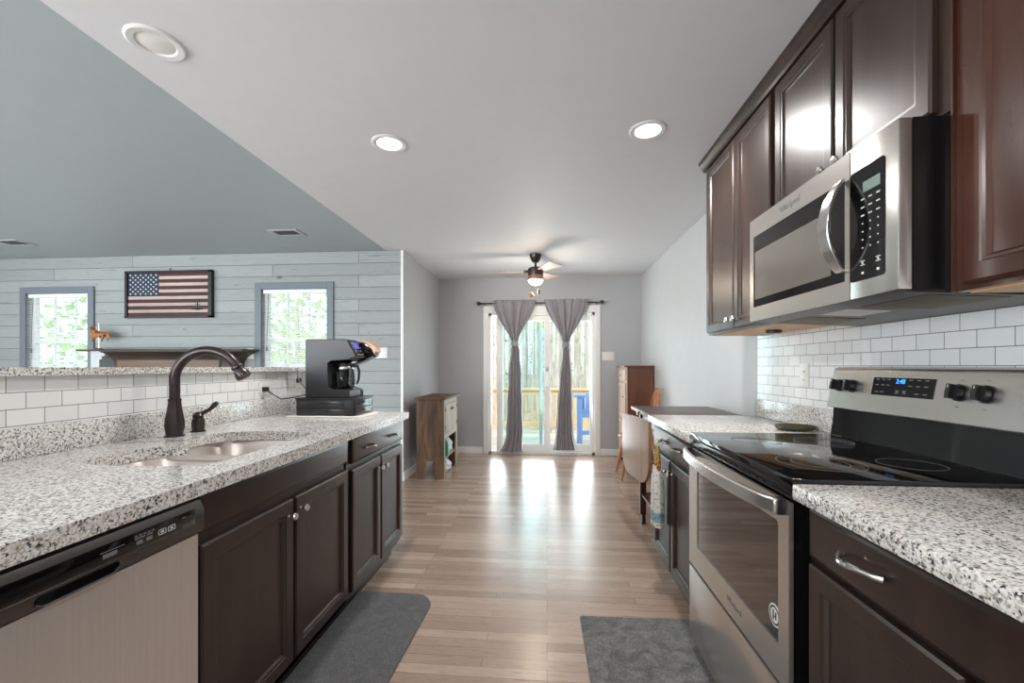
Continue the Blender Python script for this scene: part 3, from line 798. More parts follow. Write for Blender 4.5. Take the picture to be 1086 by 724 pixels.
# sink cabinet body must leave the bowls room: replaced by panels
bpy.data.objects.remove([o for o in t.children if o.name.startswith('cabinet_body')][0])
bm = bmesh.new(); yy0, yy1 = 1.071, 1.954
box(bm, -1.692, -.941, yy0, yy0+.018, .10, .872); box(bm, -1.692, -.941, yy1-.018, yy1, .10, .872); box(bm, -1.692, -.941, yy0, yy1, .10, .118)
box(bm, -.96, -.941, yy0, yy1, .10, .872); box(bm, -1.6, -1.0, yy0, yy1, 0, .10)
obj('cabinet_body', bm, M['esp'], t, smooth=False)
obj('false_drawer_front', panel_door(1.085, 1.940, .764, .868, XFc, 1, flat=True), M['esp'], t)
d1 = obj('door', panel_door(1.085, 1.508, .135, .730, XFc, 1), M['esp'], t); knob(1.478, .672, XFc, 1, d1)
d2 = obj('door', panel_door(1.520, 1.940, .135, .730, XFc, 1), M['esp'], t); knob(1.552, .680, XFc, 1, d2)
t = base_left('base_cabinet', 1.955, 2.71, 'dark espresso base cabinet below the coffee maker, one drawer over two doors', M['esp'])
dw = obj('drawer', panel_door(1.985, 2.695, .746, .868, XFc, 1, flat=True), M['esp'], t)
pull(2.17, .80, XFc, 1, dw, .085); pull(2.51, .80, XFc, 1, dw, .085)
d1 = obj('door', panel_door(1.985, 2.332, .135, .715, XFc, 1), M['esp'], t); knob(2.305, .655, XFc, 1, d1)
d2 = obj('door', panel_door(2.346, 2.695, .135, .715, XFc, 1), M['esp'], t); knob(2.372, .655, XFc, 1, d2)
t = base_left('base_cabinet', -.6, .448, 'dark espresso base cabinet on the near side of the dishwasher', M['esp'])
obj('door', panel_door(-.2, .445, .135, .735, XFc, 1), M['esp'], t)

# left worktop with sink cut-out
def smooth_loop(pts, n=5):
    out = []; L = len(pts)
    for i in range(L):
        p0, p1, p2, p3 = [Vector((*pts[(i+j) % L], 0)) for j in (-1, 0, 1, 2)]
        for k in range(n):
            q = k/n
            p = .5*((2*p1)+(-p0+p2)*q+(2*p0-5*p1+4*p2-p3)*q*q+(-p0+3*p1-3*p2+p3)*q**3)
            out.append((p.x, p.y))
    return out
hole = smooth_loop([(-1.01, 1.25), (-1.06, 1.20), (-1.22, 1.185), (-1.39, 1.20), (-1.445, 1.26), (-1.45, 1.36), (-1.43, 1.46), (-1.36, 1.515), (-1.385, 1.57), (-1.45, 1.64), (-1.46, 1.74), (-1.42, 1.83), (-1.30, 1.865), (-1.12, 1.865), (-1.03, 1.82), (-1.01, 1.72), (-1.01, 1.5)])
wt = thing('granite_worktop', 'long speckled granite worktop with the sink, left of the aisle', 'countertop', (-1.3, 1.1, .875))
obj('slab', prism(bmesh.new(), [(-1.69, -.6), (-.893, -.6), (-.893, 2.735), (-1.535, 2.735), (-1.535, 2.695), (-1.69, 2.695)], 'z', .875, .915, holes=[hole]), M['granite'], wt)
bm = bmesh.new(); box(bm, -1.692, -1.67, -.6, 2.675, .915, 1.013, bv=.002); box(bm, -1.692, -1.545, 2.675, 2.697, .915, 1.013, bv=.002)
obj('backsplash_strip', bm, M['granite'], wt)

# sink
sk = thing('double_sink', 'undermount stainless double bowl sink in the left worktop', 'sink', (-1.24, 1.52, .68))
def bowl(x0, x1, y0, y1, depth, name):
    rings = []
    for i, (ins, z) in enumerate(((-.012, .874), (-.001, .8735), (.003, .868), (.012, .872-depth*.55), (.03, .872-depth*.9), (.06, .872-depth))):
        rings.append([(p[0], p[1], z) for p in rrect(x0+ins, x1-ins, y0+ins, y1-ins, max(.03, .095-ins*.4), 7)])
    bm = loft(bmesh.new(), rings, caps=(False, True))
    o = obj(name, bm, M['steelv'], sk)
    md = o.modifiers.new('s', 'SOLIDIFY'); md.thickness = .0015; md.offset = 1
    cx, cy = (x0+x1)/2, (y0+y1)/2
    obj('drain', lathe(bmesh.new(), [(.001, .002), (.02, .002), (.03, .004), (.04, .004), (.043, .001)], (cx, cy, .872-depth), 20), M['chrome'], o)
bowl(-1.455, -1.0, 1.185, 1.495, .20, 'bowl'); bowl(-1.475, -1.0, 1.525, 1.878, .19, 'bowl')
bm = B(-1.44, -1.01, 1.482, 1.538, .862, .8745, bv=.004); obj('bowl_divider', bm, M['steelv'], sk)

# faucet
fx, fy = -1.565, 1.70
f = thing('kitchen_faucet', 'oil rubbed bronze gooseneck faucet with separate lever behind the sink', 'faucet', (fx, fy, .915))
obj('faucet_base', lathe(bmesh.new(), [(.036, 0), (.036, .006), (.030, .008), (.031, .02), (.036, .045), (.034, .07), (.027, .11), (.0225, .145), (.024, .152), (.024, .158), (.0195, .160)], (fx, fy, .915), 28), M['bronze'], f)
pts = [(fx, fy, 1.07), (fx, fy, 1.12), (fx, fy, 1.165)]
R_ = .122
for k in range(1, 15):
    a = PI-(PI*.87)*k/14; pts.append((fx+R_+R_*math.cos(a), fy+.0+.004*k, 1.165+R_*.92*math.sin(a)))
e = pts[-1]
obj('gooseneck_spout', tube(bmesh.new(), pts, .0195, 16), M['bronze'], f)
dvec = (Vector(pts[-1])-Vector(pts[-2])).normalized()
p0 = Vector(e)
sp = [p0+dvec*s_ for s_ in (-.006, 0, .006, .012, .02, .04, .055, .06)]
obj('spray_head', tube(bmesh.new(), sp, [.020, .024, .024, .019, .024, .030, .030, .022], 18), M['bronze'], f)
hx, hy2 = -1.575, 1.835
lb = obj('lever_base', lathe(bmesh.new(), [(.030, 0), (.030, .005), (.024, .008), (.026, .03), (.025, .055), (.020, .06), (.022, .066), (.022, .075), (.014, .085), (.004, .09)], (hx, hy2, .915), 24), M['bronze'], f)
obj('lever_handle', tube(bmesh.new(), [(hx, hy2, .985), (hx+.02, hy2+.006, 1.0), (hx+.045, hy2+.014, 1.015), (hx+.065, hy2+.02, 1.036), (hx+.075, hy2+.022, 1.045)], [.010, .009, .0085, .012, .008], 12), M['bronze'], lb)

# dishwasher
y0, y1 = .455, 1.062
t = thing('dishwasher', 'stainless dishwasher with black control panel in the left run', 'dishwasher', (-1.25, .76, 0))
bm = bmesh.new(); box(bm, -1.66, -.945, y0+.004, y1-.006, .11, .868); box(bm, -1.5, -1.0, y0+.01, y1-.01, .0, .11)
obj('tub_body', bm, M['blackmetal'], t, smooth=False)
# bowed door panel
bm = bmesh.new(); rings = []
for yv in (y0, y1-.012):
    rings.append([(-.944, yv, .105), (-.905, yv, .108), (-.902, yv, .2), (-.902, yv, .776), (-.944, yv, .776)])
loft(bm, rings); obj('door_panel', bm, M['steelv'], t)
# control fascia: sloping dark steel band with pocket handle
def fascia(ya, yb, z0, z1, extra=0):
    pf = [(-.944, z0), (-.899+extra, z0), (-.893+extra, z0+.01), (-.893+extra, z1-.03), (-.905+extra, z1-.006), (-.918+extra, z1), (-.944, z1)]
    return prism(bmesh.new(), pf, 'y', ya, yb)
fa = obj('control_fascia', fascia(y0, y1-.002, .779, .868), M['darksteel'], t)
obj('display_panel', B(-.8928, -.8915, .46, 1.03, .812, .848, bv=.0004), M['blackgloss'], fa)
obj('pinstripe', B(-.8925, -.891, .46, 1.035, .8085, .8105), M['chrome'], fa)
# pocket handle: a dark recess scoop with chrome lip
bm = prism(bmesh.new(), rrect(.685, .835, .785, .803, .008, 4), 'x', -.8935, -.8915); obj('handle_pocket', bm, M['blackgloss'], fa)
bm = tube(bmesh.new(), [(-.8915, .685, .790), (-.889, .695, .7845), (-.889, .76, .7835), (-.889, .82, .7845), (-.890, .838, .796), (-.8915, .832, .804)], .002, 6); obj('pocket_lip', bm, M['darksteel'], fa)
bm = bmesh.new()
for (a, b, c_, e_) in ((.800, .829, .8205, .829), (.872, .886, .820, .828), (.895, .91, .820, .828)): box(bm, -.8915, -.8908, a, b, c_, e_)
for (a, b, c_, e_) in ((.795, .845, .8325, .834), (.868, .892, .832, .835), (.896, .91, .832, .835), (.99, 1.0, .836, .838)): box(bm, -.8915, -.8908, a, b, c_, e_)
for k in range(5): box(bm, -.8915, -.8908, .868+k*.010, .874+k*.010, .8375, .8405)
obj('button_marks', bm, M['printgrey'], fa)
bm = bmesh.new()
for ya in (.925, .95):
    for a, b, c_, e_ in ((ya, ya+.02, .820, .8215), (ya, ya+.02, .8305, .832), (ya, ya+.0015, .820, .832), (ya+.0185, ya+.02, .820, .832)): box(bm, -.8915, -.8907, a, b, c_, e_)
    box(bm, -.8915, -.8907, ya+.006, ya+.014, .824, .828)
obj('start_button_marks', bm, M['print'], fa)

# mats
def floor_mat_obj(name, lab, poly, m, th=.012):
    bm = prism(bmesh.new(), poly, 'z', .0, th)
    o = obj(name, bm, m); tag(o, lab, 'mat'); md = o.modifiers.new('b', 'BEVEL'); md.width = .004; md.segments = 2; md.limit_method = 'ANGLE'
    return o
def rot(pts, a, c):
    return [(c[0]+(x-c[0])*math.cos(a)-(y-c[1])*math.sin(a), c[1]+(x-c[0])*math.sin(a)+(y-c[1])*math.cos(a)) for x, y in pts]
poly = [(-1.0, 2.235)] + [(-.70+.115*math.cos(a), 2.12+.115*math.sin(a)) for a in [PI/2-PI/2*k/10 for k in range(11)]] + [(-.60, 1.7), (-.64, .7), (-1.0, .7)]
floor_mat_obj('kitchen_mat', 'charcoal kitchen mat with rounded corner in front of the sink cabinet', poly, M['mat1'])
floor_mat_obj('kitchen_rug', 'mottled grey rectangular rug in front of the range', rot(rrect(.157, .675, .95, 2.10, .012, 3), .02, (.16, 2.1)), M['mat2'])

# ------------------------------------------------------------------ things on the left worktop
tag(obj('dish_towel', prism(bmesh.new(), smooth_loop([(-1.53, 2.35), (-1.3, 2.345), (-1.1, 2.36), (-1.085, 2.5), (-1.11, 2.66), (-1.15, 2.665), (-1.5, 2.66), (-1.535, 2.5)], 4), 'z', .915, .924), M['blue_tan_towel']), 'folded white cloth under the pod drawer and coffee maker', 'towel')
t = thing('pod_drawer', 'black plastic pod storage drawer under the coffee maker', 'storage drawer', (-1.33, 2.52, .924))
PX0, PX1, PY0, PY1 = -1.50, -1.15, 2.40, 2.655
M['trayclear'] = plain('smoky_drawer_plastic', '#2b2b2e', .15)
obj('drawer_housing', B(PX0, PX1, PY0, PY1, .924, 1.018, bv=.006), M['blackplastic'], t)
bm = bmesh.new()
for z0_ in (.928, .974):
    for ya in (PY0+.012, ):
        box(bm, PX0+.01, PX1-.06, PY0-.003, PY0+.004, z0_+.006, z0_+.036, bv=.003)
obj('side_panels', bm, M['trayclear'], t)
for z0_ in (.928, .974):
    dr_ = obj('drawer_tray', B(PX1-.004, PX1+.010, PY0+.012, PY1-.012, z0_, z0_+.04, bv=.004), M['trayclear'], t)
    obj('finger_slot', B(PX1+.0095, PX1+.0115, 2.49, 2.57, z0_+.018, z0_+.032, bv=.0008), M['blackgloss'], dr_)
obj('rim', B(PX0-.004, PX1+.006, PY0-.006, PY1+.004, 1.018, 1.027, bv=.003), M['blackplastic'], t)
Z = 1.027
t = thing('coffee_maker', 'black two-way coffee maker with blue display standing on the pod drawer', 'coffee maker', (-1.32, 2.53, Z))
MY0, MY1, MY2 = 2.42, 2.565, 2.645
prof = [(-1.455, Z), (-1.19, Z), (-1.187, Z+.045), (-1.29, Z+.05), (-1.315, Z+.06), (-1.318, Z+.20), (-1.30, Z+.215), (-1.20, Z+.22), (-1.145, Z+.24), (-1.20, Z+.335), (-1.212, Z+.342), (-1.44, Z+.342), (-1.455, Z+.335)]
bm = prism(bmesh.new(), prof, 'y', MY0, MY1)
o = obj('machine_body', bm, M['blackplastic'], t); md = o.modifiers.new('b', 'BEVEL'); md.width = .004; md.segments = 2; md.limit_method = 'ANGLE'; md.angle_limit = .5
obj('warming_plate', lathe(bmesh.new(), [(.055, 0), (.058, .004), (.05, .008)], (-1.245, 2.49, Z+.046), 24), M['chrome'], t)
prof2 = [(-1.40, Z), (-1.20, Z), (-1.20, Z+.04), (-1.26, Z+.06), (-1.26, Z+.18), (-1.16, Z+.22), (-1.10, Z+.25), (-1.115, Z+.29), (-1.17, Z+.33), (-1.40, Z+.335)]
o = obj('single_serve_module', prism(bmesh.new(), prof2, 'y', MY1+.001, MY2), M['blackgloss'], t); md = o.modifiers.new('b', 'BEVEL'); md.width = .006; md.segments = 2; md.limit_method = 'ANGLE'
obj('pod_lid', prism(bmesh.new(), smooth_loop([(-1.20, Z+.28), (-1.12, Z+.262), (-1.092, Z+.275), (-1.10, Z+.305), (-1.145, Z+.335), (-1.195, Z+.338)], 4), 'y', MY1+.006, MY2+.004), M['dirtytan'], t)
# control panel on the sloped face
sl = Vector((-1.145+1.20, 0, .24-.335)).normalized(); nrm = Vector((sl.z*-1, 0, sl.x)); pc_ = Vector((-1.1725, 0, Z+.2875))
def on_slope(s0, s1, ya, yb, d0=.0, d1=.002):
    bm = bmesh.new(); vs = []
    for s_, yv, d_ in [(s0, ya, d0), (s1, ya, d0), (s1, yb, d0), (s0, yb, d0), (s0, ya, d1), (s1, ya, d1), (s1, yb, d1), (s0, yb, d1)]:
        vs.append(bm.verts.new(pc_+sl*s_+nrm*d_+Vector((0, yv, 0))))
    for f_ in ((0, 1, 2, 3), (4, 5, 6, 7), (0, 1, 5, 4), (1, 2, 6, 5), (2, 3, 7, 6), (3, 0, 4, 7)): bm.faces.new([vs[i] for i in f_])
    return bm
cp = obj('control_panel', on_slope(-.05, .05, MY0+.01, MY1-.008, 0, .002), M['blackgloss'], t)
obj('display', on_slope(-.038, .0, MY0+.045, MY0+.098, .002, .003), M['lcd'], cp)
for (s_, yv) in ((-.03, .02), (-.008, .02), (.018, .02), (.018, .06), (.018, .10), (-.03, .115), (-.008, .115), (.018, .12)):
    obj('button', on_slope(s_-.006, s_+.006, MY0+yv-.002, MY0+yv+.014, .002, .0045), M['chrome'], cp)
obj('brand_strip', on_slope(.036, .044, MY0+.03, MY0+.11, .002, .003), M['printgrey'], cp)
bm = tube(bmesh.new(), [(-1.46, 2.55, 1.07), (-1.475, 2.50, 1.045), (-1.52, 2.43, 1.03), (-1.59, 2.40, 1.02), (-1.66, 2.42, 1.05), (-1.715, 2.445, 1.073)], .0035, 8)
pw = obj('power_cord', bm, M['blackplastic'], t)
obj('plug', B(-1.736, -1.70, 2.435, 2.46, 1.060, 1.088, bv=.004), M['blackplastic'], pw)
# second, pale cord looped by the bar wall
t2 = thing('loose_cord', 'grey cord looped against the bar wall left of the coffee maker', 'cord', (-1.56, 2.6, 1.05))
obj('cord_loop', tube(bmesh.new(), [(-1.60, 2.691, 1.12), (-1.60, 2.66, 1.13), (-1.585, 2.63, 1.20), (-1.575, 2.61, 1.19), (-1.555, 2.60, 1.12), (-1.50, 2.58, 1.07), (-1.462, 2.585, 1.06)], .003, 8), M['printgrey'], t2)
obj('plug', B(-1.615, -1.59, 2.665, 2.690, 1.105, 1.135, bv=.003), M['blackplastic'], t2)
# carafe
cx, cy, cz = -1.245, 2.49, Z+.0545
t = thing('coffee_carafe', 'glass coffee carafe with black handle sitting in the coffee maker', 'carafe', (cx, cy, cz))
obj('glass_jug', lathe(bmesh.new(), [(.045, 0), (.056, .008), (.060, .04), (.058, .08), (.046, .115), (.040, .13), (.038, .128), (.044, .113), (.056, .08), (.058, .04), (.054, .010), (.043, .002)], (cx, cy, cz), 28, cap=False), M['carafeglass'], t)
obj('metal_band', lathe(bmesh.new(), [(.0465, .112), (.0475, .116), (.043, .128)], (cx, cy, cz), 28, cap=False), M['chrome'], t)
obj('lid', lathe(bmesh.new(), [(.041, .130), (.043, .134), (.040, .146), (.01, .150)], (cx, cy, cz), 24), M['blackplastic'], t)
obj('handle', tube(bmesh.new(), [(cx+.040, cy, cz+.132), (cx+.075, cy, cz+.13), (cx+.085, cy, cz+.10), (cx+.082, cy, cz+.05), (cx+.070, cy, cz+.025)], [.008, .009, .008, .007, .005], 10), M['blackplastic'], t)

for o_ in bpy.data.objects:
    if o_.name in ('pod_drawer', 'coffee_maker', 'coffee_carafe', 'dish_towel'): o_.location.x += .045
# ------------------------------------------------------------------ right run
XR = .637      # door faces
def base_right(name, y0, y1, lab):
    t = thing(name, lab, 'cabinet', (.95, (y0+y1)/2, 0))
    bm = bmesh.new(); box(bm, XR+.021, XW-.01, y0, y1, .10, .872); box(bm, XR+.09, XW-.02, y0, y1, 0, .10)
    obj('cabinet_body', bm, M['esp'], t, smooth=False)
    return t
t = base_right('base_cabinet', -.1, 1.135, 'dark espresso base cabinet on the near side of the range')
dw = obj('drawer', panel_door(.40, 1.115, .744, .862, XR, -1, flat=True), M['esp'], t)
pull(.930, .806, XR, -1, dw, .115)
obj('door', panel_door(.72, 1.115, .135, .728, XR, -1), M['esp'], t); obj('door', panel_door(.31, .71, .135, .728, XR, -1), M['esp'], t)
t = base_right('base_cabinet', 1.935, 2.675, 'dark espresso base cabinet beyond the range, drawer over two doors')
dw = obj('drawer', panel_door(1.96, 2.655, .735, .855, XR, -1, flat=True), M['esp'], t)
pull(2.16, .80, XR, -1, dw, .085); pull(2.41, .80, XR, -1, dw, .085)
d1 = obj('door', panel_door(1.96, 2.30, .135, .715, XR, -1), M['esp'], t); knob(2.272, .655, XR, -1, d1)
d2 = obj('door', panel_door(2.315, 2.655, .135, .715, XR, -1), M['esp'], t); knob(2.345, .655, XR, -1, d2)
def top_right(y0, y1, lab, strip):
    t = thing('granite_worktop', lab, 'countertop', (.95, (y0+y1)/2, .875))
    obj('slab', B(.613, XW-.001, y0, y1, .875, .915, bv=.006), M['granite'], t)
    obj('backsplash_strip', B(XW-.03, XW-.0085, y0, y1-.0, .9155, 1.017, bv=.002), M['granite'], t)
top_right(-.1, 1.140, 'speckled granite worktop on the near side of the range', True)
top_right(1.932, 2.705, 'short speckled granite worktop between the range and the cart', True)

# range
ry0, ry1 = 1.146, 1.926
t = thing('electric_range', 'stainless electric range with black glass cooktop and raised back panel', 'stove', (.95, 1.53, 0))
obj('oven_body', B(.665, XW-.012, ry0, ry1, .03, .90), M['blackmetal'], t, smooth=False)
obj('foot', B(.70, 1.2, ry0+.05, ry1-.05, 0, .03), M['blackmetal'], t, smooth=False)
ck = obj('cooktop', B(.615, 1.19, ry0-.004, ry1+.004, .900, .926, bv=.006), M['blackgloss'], t)
def ringmark(x, y, r, w_=.0015, z=.9263):
    return lathe(bmesh.new(), [(r, 0), (r+w_, 0), (r+w_, .0004), (r, .0004), (r, 0)], (x, y, z), 48, cap=False)
for (x, y, r) in ((.80, 1.34, .11), (.80, 1.73, .085), (1.05, 1.34, .078), (1.05, 1.74, .095)):
    obj('burner_ring', ringmark(x, y, r), M['printgrey'], ck)
obj('burner_ring', ringmark(.80, 1.34, .072), M['printgrey'], ck)
# upper black front + vent slots
bm = bmesh.new(); box(bm, .628, .665, ry0+.003, ry1-.003, .865, .900, bv=.004)
obj('vent_band', bm, M['blackmetal'], t)
bm = bmesh.new()
for k in range(12): box(bm, .6265, .630, ry0+.12+k*.045, ry0+.15+k*.045, .874, .880)
obj('vent_slots', bm, M['dark'], t)
# oven door: stainless frame with large window
yy0, yy1, zz0, zz1 = ry0+.005, ry1-.005, .375, .862
wy0, wy1, wz0, wz1 = ry0+.055, ry1-.10, .47, .80
fr = [(yy0, zz0), (yy1, zz0), (yy1, zz1), (yy0, zz1)]
hole_ = rrect(wy0, wy1, wz0, wz1, .012, 4)
dd = obj('oven_door', prism(bmesh.new(), fr, 'x', .612, .624, holes=[hole_]), M['steel'], t)
obj('inner_door', B(.630, .662, yy0+.002, yy1-.002, zz0+.004, zz1-.004), M['blackmetal'], dd, smooth=False)
obj('door_glass', B(.616, .629, wy0-.002, wy1+.002, wz0-.002, wz1+.002), plain('oven_window_glass', '#1b1513', .07, coat=1), dd)
# bowed handle
pts = []; n = 24; rings = []
for k in range(n+1):
    q = k/n; y = ry0+.02+(ry1-ry0-.04)*q; x = .592-.045*math.sin(PI*q)**.6
    hz = .019; rings.append([(x-.008, y, .848-hz), (x+.008, y, .848-hz-.001), (x+.010, y, .848+hz+.001), (x-.006, y, .848+hz)])
o = obj('door_handle', loft(bmesh.new(), rings), M['steel'], dd); md = o.modifiers.new('b', 'BEVEL'); md.width = .004; md.segments = 2; md.limit_method = 'ANGLE'
bm = bmesh.new()
for ya in (ry0+.018, ry1-.045): box(bm, .592, .613, ya, ya+.027, .826, .868, bv=.003)
obj('handle_mount', bm, M['blackplastic'], dd)
obj('maker_badge', text_bm('Whirlpool', .026, (.6115, 1.475, .425), (0, -1, 0), (0, 0, 1)), M['printgrey'], dd)
st_ = obj('round_sticker', lathe(bmesh.new(), [(.001, -.001), (.030, -.001), (.030, 0)], (.6158, 1.225, .535), 28, 'x'), M['white'], dd)
bm = lathe(bmesh.new(), [(.020, -.0003), (.026, -.0003), (.026, 0), (.020, 0), (.020, -.0003)], (.6147, 1.225, .535), 28, 'x', cap=False)
box(bm, .6143, .6147, 1.215, 1.222, .525, .545); box(bm, .6143, .6147, 1.228, 1.235, .522, .548); box(bm, .6143, .6147, 1.218, 1.232, .530, .534)
obj('sticker_print', bm, M['slot'], st_)
sdw = obj('storage_drawer', B(.612, .626, yy0, yy1, .055, .362, bv=.004), M['steel'], t)
obj('drawer_box', B(.627, .664, yy0+.004, yy1-.004, .06, .358), M['blackmetal'], sdw, smooth=False)
# back guard: sloping stainless console
pf = [(1.19, .926), (XW-.012, .926), (XW-.012, 1.207), (1.225, 1.209), (1.200, 1.200), (1.178, 1.055), (1.172, 1.045), (1.190, 1.035)]
obj('rear_riser', prism(bmesh.new(), [(1.192, .926), (XW-.012, .926), (XW-.012, 1.04), (1.205, 1.04), (1.20, .97)], 'y', ry0, ry1), M['blackgloss'], t)
cs = obj('control_console', prism(bmesh.new(), [(1.176, 1.040), (XW-.012, 1.040), (XW-.012, 1.207), (1.222, 1.207), (1.205, 1.198), (1.178, 1.056)], 'y', ry0, ry1), M['steel'], t)
md = cs.modifiers.new('b', 'BEVEL'); md.width = .006; md.segments = 3; md.limit_method = 'ANGLE'
sd = Vector((1.205-1.178, 0, 1.198-1.056)).normalized(); sn = Vector((-sd.z, 0, sd.x)); so = Vector((1.178, 0, 1.056))
def onc(s0, s1, ya, yb, d0, d1):
    bm = bmesh.new(); vs = []
    for s_, yv, d_ in [(s0, ya, d0), (s1, ya, d0), (s1, yb, d0), (s0, yb, d0), (s0, ya, d1), (s1, ya, d1), (s1, yb, d1), (s0, yb, d1)]:
        vs.append(bm.verts.new(so+sd*s_+sn*d_+Vector((0, yv, 0))))
    for f_ in ((0, 1, 2, 3), (4, 5, 6, 7), (0, 1, 5, 4), (1, 2, 6, 5), (2, 3, 7, 6), (3, 0, 4, 7)): bm.faces.new([vs[i] for i in f_])
    return bm
dsp = obj('display_panel', onc(.052, .116, 1.435, 1.69, 0, .0015), M['blackgloss'], cs)
obj('clock_digits', text_bm('2:48', .022, so+sd*.103+sn*.0019+Vector((0, 1.567, 0)), (0, -1, 0), sd, .0004), M['blue_led'], dsp)
bm = bmesh.new()
for yv in (1.465, 1.495, 1.525, 1.618, 1.642, 1.668):
    for s_ in (.108, .088): merge(bm, onc(s_, s_+.0025, yv-.007, yv+.007, .0015, .0021))
for yv in (1.545, 1.575): 
    merge(bm, onc(.062, .0635, yv-.009, yv+.009, .0015, .0021)); merge(bm, onc(.071, .0725, yv-.009, yv+.009, .0015, .0021)); merge(bm, onc(.065, .070, yv-.004, yv+.004, .0015, .0021))
for yv in (1.465, 1.495, 1.64, 1.665): merge(bm, onc(.063, .0655, yv-.008, yv+.008, .0015, .0021))
obj('button_marks', bm, M['printgrey'], dsp)
def rknob(y):
    c0 = so+sd*.078+Vector((0, y, 0)); bm = bmesh.new()
    def cyl(r, d0, d1, n=24):
        rr = []
        for d_ in (d0, d1): rr.append([c0+sn*d_+sd*(r*math.cos(2*PI*k/n))+Vector((0, r*math.sin(2*PI*k/n), 0)) for k in range(n)])
        loft(bm, rr)
    cyl(.025, 0, .006); cyl(.0215, .006, .024)
    k_ = obj('control_knob', bm, M['blackplastic'], cs)
    bm = onc(.078-.021, .078+.021, y-.006, y+.006, .020, .036)
    obj('knob_grip', bm, M['blackplastic'], k_)
    obj('knob_mark', onc(.078+.010, .078+.018, y-.0012, y+.0012, .036, .0366), M['print'], k_)
    bm = bmesh.new(); merge(bm, onc(.115, .1165, y-.006, y+.006, 0, .0006)); merge(bm, onc(.036, .0375, y-.006, y+.006, 0, .0006))
    obj('knob_print', bm, M['slot'], cs)
for y in (1.275, 1.353, 1.792, 1.868): rknob(y)
# dish behind the range corner
bm = lathe(bmesh.new(), [(.001, .004), (.06, .004), (.075, .010), (.088, .022), (.091, .022), (.080, .006), (.06, 0), (.001, 0)], (0, 0, 0), 32)
for v in bm.verts: v.co = Vector((1.145+v.co.x, 2.10+v.co.y*.72, .915+v.co.z))
tag(obj('spoon_dish', bm, M['olive']), 'small dark olive dish on the worktop behind the range corner', 'dish')

# ------------------------------------------------------------------ upper cabinets
XU = .945
def upper(y0, y1, z0, z1, lab, doors, kn, mat, body_x=XU+.021, under=True):
    t = thing('wall_cabinet', lab, 'cabinet', (1.1, (y0+y1)/2, z0))
    obj('cabinet_body', B(body_x, XW-.001, y0, y1, z0, z1), mat, t, smooth=False)
    if under: obj('underside_panel', B(body_x+.02, XW-.001, y0+.01, y1-.01, z0-.004, z0), M['palewood'], t, smooth=False)
    for (a, b), kk in zip(doors, kn):
        dd_ = obj('door', panel_door(a, b, z0+.012, z1-.02, XU, -1, fr=.058), mat, t)
        if kk: knob(kk[0], kk[1], XU, -1, dd_, .014)
    return t
ZT = 2.392
upper(1.905, 2.675, 1.395, ZT, 'dark wall cabinet beyond the microwave, farthest of the row', [(1.925, 2.28), (2.29, 2.66)], [(2.248, 1.45), (2.322, 1.45)], M['esp'])
upper(1.110, 1.903, 1.825, ZT, 'short dark wall cabinet directly above the microwave', [(1.15, 1.508), (1.52, 1.885)], [(1.475, 1.875), (1.55, 1.875)], M['esp'])
upper(.30, 1.103, 1.385, ZT, 'tall dark reddish wall cabinet on the near side of the microwave', [(.705, 1.07), (.32, .695)], [None, None], M['espred'])
tag(obj('filler_strip', B(XU+.012, XW-.001, 1.1035, 1.1085, 1.385, ZT), M['espred']), 'narrow reddish filler strip between the microwave and near wall cabinet', 'filler strip')
# crown moulding along the top
pf = [(XU+.012, ZT-.012), (XU-.002, ZT-.010), (XU-.006, ZT+.004), (XU-.012, ZT+.008), (XU-.024, ZT+.030), (XU-.028, ZT+.036), (XU-.028, H-.001), (XW-.001, H-.001), (XW-.001, ZT+.001), (XU+.012, ZT+.001)]
o = obj('crown_moulding', prism(bmesh.new(), pf, 'y', .25, 2.705), M['esp']); tag(o, 'dark crown moulding between the wall cabinets and the ceiling', 'moulding')
o = obj('puck_light', lathe(bmesh.new(), [(.033, 0), (.036, .004), (.036, .014), (.030, .016)], (1.12, 2.24, 1.374), 24), M['blackplastic']); tag(o, 'small black puck light under the far wall cabinet', 'light')

# microwave
my0, my1, mz0, mz1 = 1.110, 1.872, 1.395, 1.808
t = thing('microwave', 'stainless over-range microwave with curved handle', 'microwave', (1.05, 1.49, mz0-.02))
obj('casing', B(.875, XW-.002, my0, my1, mz0, mz1-.0), M['blackmetal'], t, smooth=False)
# front: door and control section
ysp = 1.278   # door / control split
hole_ = rrect(ysp+.028, my1-.028, mz0+.055, mz1-.055, .006, 3)
M['underdark'] = plain('dark_vent_metal', '#35312e', .35, .5)
dd = obj('door', prism(bmesh.new(), [(ysp+.001, mz0), (my1, mz0), (my1, mz1), (ysp+.001, mz1)], 'x', .842, .874, holes=[[(ysp+.02, mz0+.055), (my1-.03, mz0+.055), (my1-.03, mz1-.072), (ysp+.02, mz1-.072)]]), M['steel'], t)
dg = obj('door_glass', B(.8435, .868, ysp+.018, my1-.028, mz0+.053, mz1-.070), M['blackgloss'], dd)
obj('window_screen', B(.8425, .8436, 1.36, 1.83, mz0+.085, mz1-.135), plain('microwave_window', '#6d675f', .12, coat=1, nz=.04), dg)
cpn = obj('control_section', B(.842, .874, my0, ysp-.001, mz0, mz1, bv=.003), M['steel'], t)
kp = obj('keypad', prism(bmesh.new(), rrect(my0+.040, ysp-.004, mz0+.045, mz1-.068, .010, 4), 'x', .8405, .8425), M['blackgloss'], cpn)
obj('display', B(.8398, .8406, 1.165, 1.225, 1.672, 1.700), M['green_led'], kp)
bm = bmesh.new()
for r_ in range(7):
    for c_ in range(3):
        yv = 1.172+c_*.027; zv = 1.655-r_*.0215
        box(bm, .8399, .8406, yv-.006*(1 if r_ < 3 else .35), yv+.006*(1 if r_ < 3 else .35), zv-.0016, zv+.0016)
